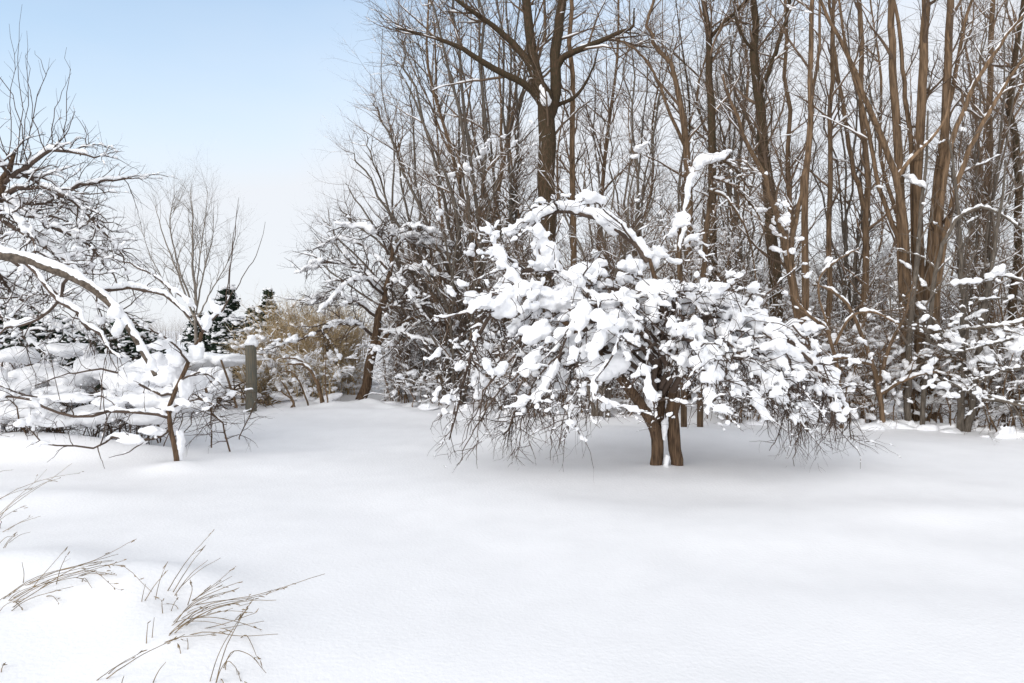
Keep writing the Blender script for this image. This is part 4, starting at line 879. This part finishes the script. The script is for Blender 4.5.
# ------------------------------------------------------------------ evergreens
def evergreen(seed, label, px, d, H, Rd, name='evergreen', lobes=1, cone=True, snow=.4, leaf=.045):
    rng = np.random.default_rng(seed); b = base_at(px, d)
    t = thing(name, label, 'evergreen', tuple(b))
    part('trunk', wood('trunk', [(hand([[(0, 0, -.15, .06), (.02, 0, H * .4, .045), (0, .02, H * .9, .012)]], 8), 8)], M_bark), t)
    C, D_, TOP = [], [], []
    for l in range(lobes):
        ox, oy = (0, 0) if l == 0 else (rng.normal() * Rd * .5, rng.normal() * Rd * .4); h = H * (1 if l == 0 else rng.uniform(.65, .9))
        kc = int(95 * (H / 2.2) * (1 if l == 0 else .6)); z = rng.random(kc) ** (1.25 if cone else .9)
        prof = (np.clip(1 - z ** 1.4, 0, 1) ** .85 if cone else np.sqrt(np.clip(1 - (z * 2 - .9) ** 2, 0.02, 1)))
        a = rng.random(kc) * 6.283; rr = Rd * (1 if l == 0 else .65) * prof * rng.uniform(.35, 1.0, kc)
        cc = np.stack([ox + rr * np.cos(a), oy + rr * np.sin(a), .05 + z * h * .94], 1); m = 30
        ci = np.repeat(np.arange(kc), m); sp = Rd * .17 * rng.uniform(.6, 1.2, kc)[ci] * (.55 + .6 * prof[ci])
        p = cc[ci] + rng.normal(size=(kc * m, 3)) * sp[:, None] * [1, 1, .75] + np.stack([0 * sp, 0 * sp, .25 * sp], 1)
        C.append(p); D_.append(np.stack([np.cos(a[ci]), np.sin(a[ci]), rng.normal(size=len(ci)) * .5 + .4], 1) + rng.normal(size=(len(ci), 3)) * .3)
        TOP.append((p[:, 2] - cc[ci][:, 2]) > sp * .55)
    C = np.concatenate(C); D_ = np.concatenate(D_); n = len(C)
    s = leaf * rng.uniform(.5, 1.5, n)
    part('crown', mesh_from('crown', [blobs(rng, C, np.stack([s * 1.6, s * .8, s * .5], 1), D_, ico(0), .4)], M_ever), t)
    k = (rng.random(n) < snow * 1.6) & np.concatenate(TOP)
    part('snow_cover', mesh_from('snow_cover', [blobs(rng, C[k] * [1.05, 1.05, 1] + [0, 0, leaf * .7], np.stack([s[k] * 1.6, s[k] * 1.2, s[k] * .6], 1), D_[k] * [1, 1, .2], ICO1, .25)], M_fsnow), t)
    return t
evergreen(401, 'bushy dark evergreen dusted with snow behind the snow-capped post', 228, 22, 2.85, .72, lobes=4, leaf=.05, snow=.4)
evergreen(402, 'narrow dark evergreen tip peeping over the beige bushes', 268, 25, 3.05, .62, lobes=2, leaf=.05, snow=.4)
evergreen(403, 'small thin evergreen spire between the bushy evergreen and the taller narrow tip', 251, 25, 2.5, .42, lobes=2, leaf=.05, snow=.4)
evergreen(404, 'low dark evergreen under the old fruit tree boughs', 35, 14, 1.85, 1.0, lobes=3, cone=False)
evergreen(405, 'low dark evergreen beside the foot of the pale bare vase-shaped tree', 118, 17, 1.75, .8, lobes=2, cone=False)
evergreen(406, 'dark evergreen mass at the western edge behind the old fruit tree', -20, 13.5, 2.0, 1.0, lobes=3, cone=False)

# pale vase-shaped tree beyond the garden
drawn_tree(71, 'pale bare vase-shaped tree standing alone beyond the garden', 21, 195,
    [[(196, None, 0, 0.0550), (196, 335, 0, 0.0495), (195, 290, 0, 0.0413), (192, 250, 0, 0.0275), (193, 215, 0, 0.0165), (190, 186, 0, 0.0050)],
     [(195, 320, 0, 0.0330), (182, 285, .3, 0.0275), (165, 240, .6, 0.0176), (157, 212, .7, 0.0099), (155, 196, .7, 0.0050)],
     [(195, 310, 0, 0.0303), (180, 270, -.3, 0.0248), (170, 225, -.6, 0.0165), (176, 190, -.6, 0.0050)],
     [(196, 315, 0, 0.0275), (203, 275, .2, 0.0220), (212, 240, .3, 0.0138), (214, 206, .3, 0.0050)],
     [(196, 320, 0, 0.0248), (212, 290, -.3, 0.0176), (228, 262, -.4, 0.0110), (240, 232, -.4, 0.0050)],
     [(194, 325, 0, 0.0248), (172, 295, .2, 0.0176), (150, 255, .4, 0.0110), (140, 222, .4, 0.0050)],
     [(195, 300, 0, 0.0220), (200, 255, -.5, 0.0165), (205, 220, -.7, 0.0099), (208, 192, -.7, 0.0050)]],
    'vase_shaped_tree', mt=M_pale, mw=M_pale, limbs=5.5, Lr=(.6, 1.9), lr=.013, ang=(15, 38), l2=5, l3=5.5, snow=.15, arch=.12, jit=.06)

# ------------------------------------------------------------------ beige bushes
for sd, px, d, H, n, sp, lab in ((81, 292, 18, 2.3, 110, 1.0, 'tall dry beige bush rising behind the others, past the evergreens'),
                                 (82, 322, 16.8, 2.0, 100, 1.0, 'dry beige bush tucked against the leaning fruit tree'),
                                 (83, 268, 17, 1.7, 90, 1.1, 'lower dry beige bush just past the snow-capped post, heaped with snow'),
                                 (88, 345, 18.5, 2.1, 90, 1.0, 'beige bush peering out behind the trunk of the leaning fruit tree'),
                                 (89, 262, 15.4, 1.15, 70, .95, 'smallest beige bush, right beside the snow-capped post'),
                                 (84, 305, 15.2, 1.05, 60, .9, 'bowed dry bush with flattened tan stems in front of the beige bushes')):
    make_shrub(sd, lab, base_at(px, d), H, n, sp, 'dry beige bushes', M_beige, M_beige, pil={81: .08, 82: .1, 83: .25, 84: .6, 88: .08, 89: .25}[sd], arch={81: .06, 82: .04, 83: -.02, 84: -.25, 88: .05, 89: -.05}[sd], r=.012, l2=5, l3=5, cover={81: .12, 82: .16, 83: .25, 84: .45, 88: .12, 89: .25}[sd], name='beige_bush')
make_shrub(85, 'bleached bowed bush between the post and the leaning fruit tree', base_at(338, 17.2), .8, 30, .7, None, M_beige, M_beige, pil=1.1, arch=-.2, name='beige_bush')

def bent_canes():
    rng = np.random.default_rng(87); d = 14.3; b = base_at(300, d)
    P = hand([pix(p) for p in ([(322, 412, d, .028), (318, 385, d, .03), (306, 366, d, .03), (288, 364, d, .02)], [(326, 412, d + .1, .02), (316, 378, d + .1, .02), (300, 360, d + .1, .02), (282, 358, d + .1, .012)],
                               [(296, 410, d, .02), (290, 395, d, .02), (284, 385, d, .015), (280, 380, d, .01)], [(327, 412, d - .1, .018), (327, 396, d - .1, .016), (325, 380, d - .1, .012), (326, 350, d - .1, .006)],
                               [(310, 410, d, .02), (304, 392, d, .018), (292, 372, d, .014), (280, 372, d, .008)], [(288, 412, d - .2, .022), (294, 402, d - .2, .02), (283, 393, d - .2, .014), (276, 390, d - .2, .008)])], 12, .08, rng)
    t = thing('bent_canes', 'bundle of arched broken tan canes poking from the snow', 'canes', tuple(b))
    part('cane_bundle', wood('cane_bundle', [(P, 7)], M_tan, b), t)
    q = snow_on(rng, P, 2.0, 2, .7, .045); g = [tube_geo(q[0] - b, q[1], 7)]
    o = part('snow_cover', mesh_from('snow_cover', g, M_snow), t); merge_snow(o, .018, 2)
bent_canes()

# ------------------------------------------------------------------ post, stakes and brush pile
def post():
    d = 13.6; b = base_at(251, d); r = .105; H = W(251, 345, d)[2] - b[2]
    t = thing('wooden_post', 'round weathered grey-green wooden post wearing a cap of snow', 'post', tuple(b))
    z = np.array([-.2, 0, .02, H * .33, H * .66, H - .02, H - .005, H, H]); rr = np.array([1.05, 1.03, 1.02, 1.0, .99, .985, .96, .9, 0.0]) * r
    P = np.stack([.01 * np.sin(z * 3), 0 * z, z], 1)[None]
    part('shaft', mesh_from('shaft', [tube_geo(P, rr[None], 24)], M_post), t)
    g = mesh_from('snow_cap', [blobs(np.random.default_rng(5), np.array([(0, 0, H + .035), (.01, 0, H + .10)]), np.array([(.125, .125, .085), (.085, .085, .115)]), np.array([(1, 0, 0), (1, 0, 0.)]), ICO3, .1)], M_snow)
    o = part('snow_cap', g, t); merge_snow(o, .016, 3)
    w = hand([[(r * 1.02 * math.cos(a), r * 1.02 * math.sin(a), H * .42 + .006 * math.sin(3 * a), .005) for a in np.linspace(0, 6.283, 9)]], 33)
    part('wire_loop', wood('wire_loop', [(w, 5)], M_grey), t)
post()
def stake(p, q, d, r, label):
    b = W(*p, d); P = hand([[(*(W(*p, d) - b), r), (*((W(*p, d) + W(*q, d)) / 2 - b + [.01, 0, 0]), r), (*(W(*q, d) - b), r * .9)]], 8)
    t = thing('wooden_stake', label, 'stake', tuple(b), 'stakes by the brush pile')
    part('shaft', wood('shaft', [(P, 8)], M_bark), t)
    e = P[0][0, -1]
    part('snow_tip', mesh_from('snow_tip', [blobs(np.random.default_rng(1), np.array([e + [0, 0, .02]]), np.array([(r * 1.3, r * 1.3, r)]), None, ICO2, .1)], M_snow), t)
stake((237, 408), (221, 360), 13.0, .022, 'long thin stake leaning over nearest to the snow-capped post')
stake((212, 410), (201, 376), 12.8, .026, 'shorter dark stake leaning out of the brush pile')
def brush_pile():
    rng = np.random.default_rng(29); d = 14.2; b = base_at(206, d)
    paths = []
    for k in range(46):
        x0, y0 = rng.uniform(-.75, .6), rng.uniform(-.4, .4); a = rng.normal() * .5 + (0 if rng.random() < .6 else 1.2); L = rng.uniform(.4, 1.1); z0 = rng.uniform(.0, .65)
        paths.append([(x0, y0, z0, .018), (x0 + L * .5 * math.cos(a), y0 + rng.normal() * .1, z0 + L * .4 * math.sin(a) * .5, .014), (x0 + L * math.cos(a), y0 + rng.normal() * .2, max(0, z0 + L * math.sin(a) * .5 - .1), .008)])
    P = hand(paths, 8, .1, rng)
    t = thing('brush_pile', 'heap of cut brushwood roofed over by a thick slab of snow beside the post', 'brush pile', tuple(b))
    part('sticks', wood('sticks', [(P, 6)], M_bark), t)
    B = spawn(rng, P, 5, (.15, .5), (25, 70), (.1, 1), .006, 5, .2, 0, .2)
    part('twigs', wood('twigs', [(B, 3)], M_twig), t)
    C = [(-.55, .1, .86, .35, .35, .18), (-.2, .1, 1.0, .4, .35, .16), (.2, .1, 1.03, .4, .35, .13), (.48, .1, 1.0, .25, .3, .10), (-.5, -.35, .5, .25, .2, .14), (0, -.4, .6, .22, .15, .18), (.35, -.4, .45, .25, .18, .14), (-.2, -.45, .25, .3, .2, .12), (.5, -.3, .7, .13, .15, .16), (.25, -.35, .8, .2, .15, .12), (-.75, -.2, .35, .3, .3, .2)]
    C = np.array(C)
    o = part('snow_cover', mesh_from('snow_cover', [blobs(rng, C[:, :3], C[:, 3:], np.tile([1., 0, 0], (len(C), 1)), ICO3, .3), clumps_on(rng, P, .8, (.03, .1), .6, .95)], M_snow), t); merge_snow(o, .02, 3)
brush_pile()

# ------------------------------------------------------------------ dry grass poking through the snow in front
def grass(seed, label, px, py, stalks, heads=True, name='dry_grass_tuft'):
    """stalks: list of pixel paths with a height above the snow for each point; depth from the snow they lie on"""
    rng = np.random.default_rng(seed)
    def gd(py_): return F * EYE / (py_ - HZ)
    d0 = gd(py); b = base_at(px, d0); paths = []
    for s in stalks:
        (x0, y0), rest = s[0], s[1:]
        d = gd(y0)
        for _ in range(60): d = .7 * d + .3 * F * (EYE - float(ground_z(wx(x0, d), d))) / (y0 - HZ)
        q = [(wx(x0, d), d, float(ground_z(wx(x0, d), d)) - .03, .0028)]
        for k, (a, c) in enumerate(rest):
            dk = d + .05 * (k + 1) * rng.uniform(-.6, 1.0)
            for _ in range(40):                    # bring the point nearer until it clears the snow
                w = W(a, c, dk)
                if w[2] > float(ground_z(w[0], w[1])) + .008: break
                dk *= .99
            q.append((*w, .0025 - .0013 * (k + 1) / len(rest)))
        if len(q) == 2: q.insert(1, tuple((np.array(q[0]) + np.array(q[1])) / 2 + [0, 0, .004, 0]))
        paths.append(q)
    extra = []
    for q in paths:
        for _ in range(1 if len(q) < 4 else 2):
            if rng.random() < .8:
                o = rng.normal(size=3) * [.03, .035, 0]; f = rng.uniform(.35, .95); e = rng.normal(size=3) * [.09, .05, .045]
                extra.append([tuple(np.array([*(np.array(q[0][:3]) + o + (np.array(p[:3]) - np.array(q[0][:3])) * f + e * (k / len(q))), p[3] * .85])) for k, p in enumerate(q)])
    P = hand(paths + extra, 14, .02, rng)
    sub = spawn(rng, (P[0][:, 7:], P[1][:, 7:]), 7, (.02, .07), (12, 35), (.1, 1), .0012, 4, .12, -.03, .1, 1, .5, .3, .8)
    t = thing(name, label, 'grass tuft', tuple(b), 'dry grass tufts in the front snow')
    part('stalks', wood('stalks', [(P, 5), (sub, 4)], M_straw, b), t)
    k0 = rng.random(len(P[0])) < .6
    C = np.concatenate([P[0][k0, -1], P[0][k0, 12], P[0][k0, 11], sub[0][:, -1]]); D = norm(P[0][k0, -1] - P[0][k0, 11]); X = np.concatenate([D, D, D, norm(sub[0][:, -1] - sub[0][:, 0])]) + rng.normal(size=(len(C), 3)) * .25
    k = rng.random(len(C)) < .7; C, X = C[k] + rng.normal(size=(k.sum(), 3)) * .003, X[k]
    part('seed_heads', mesh_from('seed_heads', [blobs(rng, C - b, np.stack([rng.uniform(.008, .02, len(C)), np.full(len(C), .0022), np.full(len(C), .0022)], 1), X, ICO1, .3)], M_straw), t)
    return t
grass(501, 'widest dry grass tuft with long stalks fanning towards a drooping seed head', 185, 625,
    [[(170, 628), (205, 606), (260, 594), (325, 574)], [(175, 605), (210, 602), (250, 598), (285, 588)], [(168, 632), (200, 615), (240, 602), (276, 600)], [(170, 630), (195, 618), (230, 620), (262, 630)],
     [(172, 634), (205, 632), (240, 636), (278, 634)], [(165, 590), (186, 562), (213, 531)], [(170, 592), (190, 565), (206, 545)], [(172, 594), (190, 575), (208, 560)], [(186, 600), (210, 588), (236, 566)], [(185, 602), (205, 592), (232, 576)],
     [(142, 600), (155, 585), (168, 570)], [(178, 625), (210, 610), (252, 598)], [(178, 628), (220, 625), (255, 613)], [(172, 622), (190, 605), (218, 590), (240, 582)], [(180, 610), (200, 600), (233, 590)], [(98, 678), (140, 656), (182, 636)], [(100, 676), (115, 668), (133, 658)],
     [(186, 605), (192, 590), (190, 582)], [(163, 612), (162, 606), (162, 600)], [(146, 643), (147, 632), (148, 622)], [(187, 652), (188, 645), (187, 638)]])
grass(502, 'tall single weed bent over in front of the widest grass tuft', 215, 683,
    [[(214, 684), (225, 650), (240, 620), (254, 598)], [(221, 668), (232, 652), (250, 655), (266, 673)], [(234, 640), (245, 635), (252, 645), (256, 655)], [(220, 672), (222, 680), (224, 684)], [(150, 683), (158, 672), (166, 662)], [(119, 690), (122, 682), (124, 676)], [(0, 672), (2, 668), (4, 664)]], name='dry_weed')
grass(503, 'flattened dry weeds sweeping in from the western edge over the snow ridge', 20, 600,
    [[(0, 602), (40, 584), (80, 571), (120, 565), (152, 592)], [(12, 588), (50, 574), (90, 562), (118, 554)], [(5, 608), (45, 586), (85, 572), (125, 560)], [(30, 590), (70, 570), (100, 558), (134, 540)], [(-10, 612), (0, 600), (20, 590)], [(55, 585), (60, 570), (66, 556)],
     [(22, 585), (24, 575), (22, 562)], [(14, 596), (18, 604), (23, 610)], [(40, 592), (52, 596), (58, 602)], [(80, 585), (84, 578), (92, 588)], [(-5, 600), (30, 580), (75, 566), (112, 560)], [(60, 580), (90, 572), (115, 575)]])
grass(504, 'thin dry weed stems slanting up at the western edge, farther off', 0, 530,
    [[(-6, 516), (25, 496), (50, 480), (72, 463)], [(-8, 500), (20, 488), (50, 478), (80, 473)], [(-10, 530), (10, 505), (40, 485), (60, 478)], [(-5, 533), (15, 525), (28, 520), (41, 516)], [(2, 548), (10, 540), (18, 534)], [(-6, 545), (5, 538), (12, 536)], [(-10, 480), (0, 472), (12, 470)]])
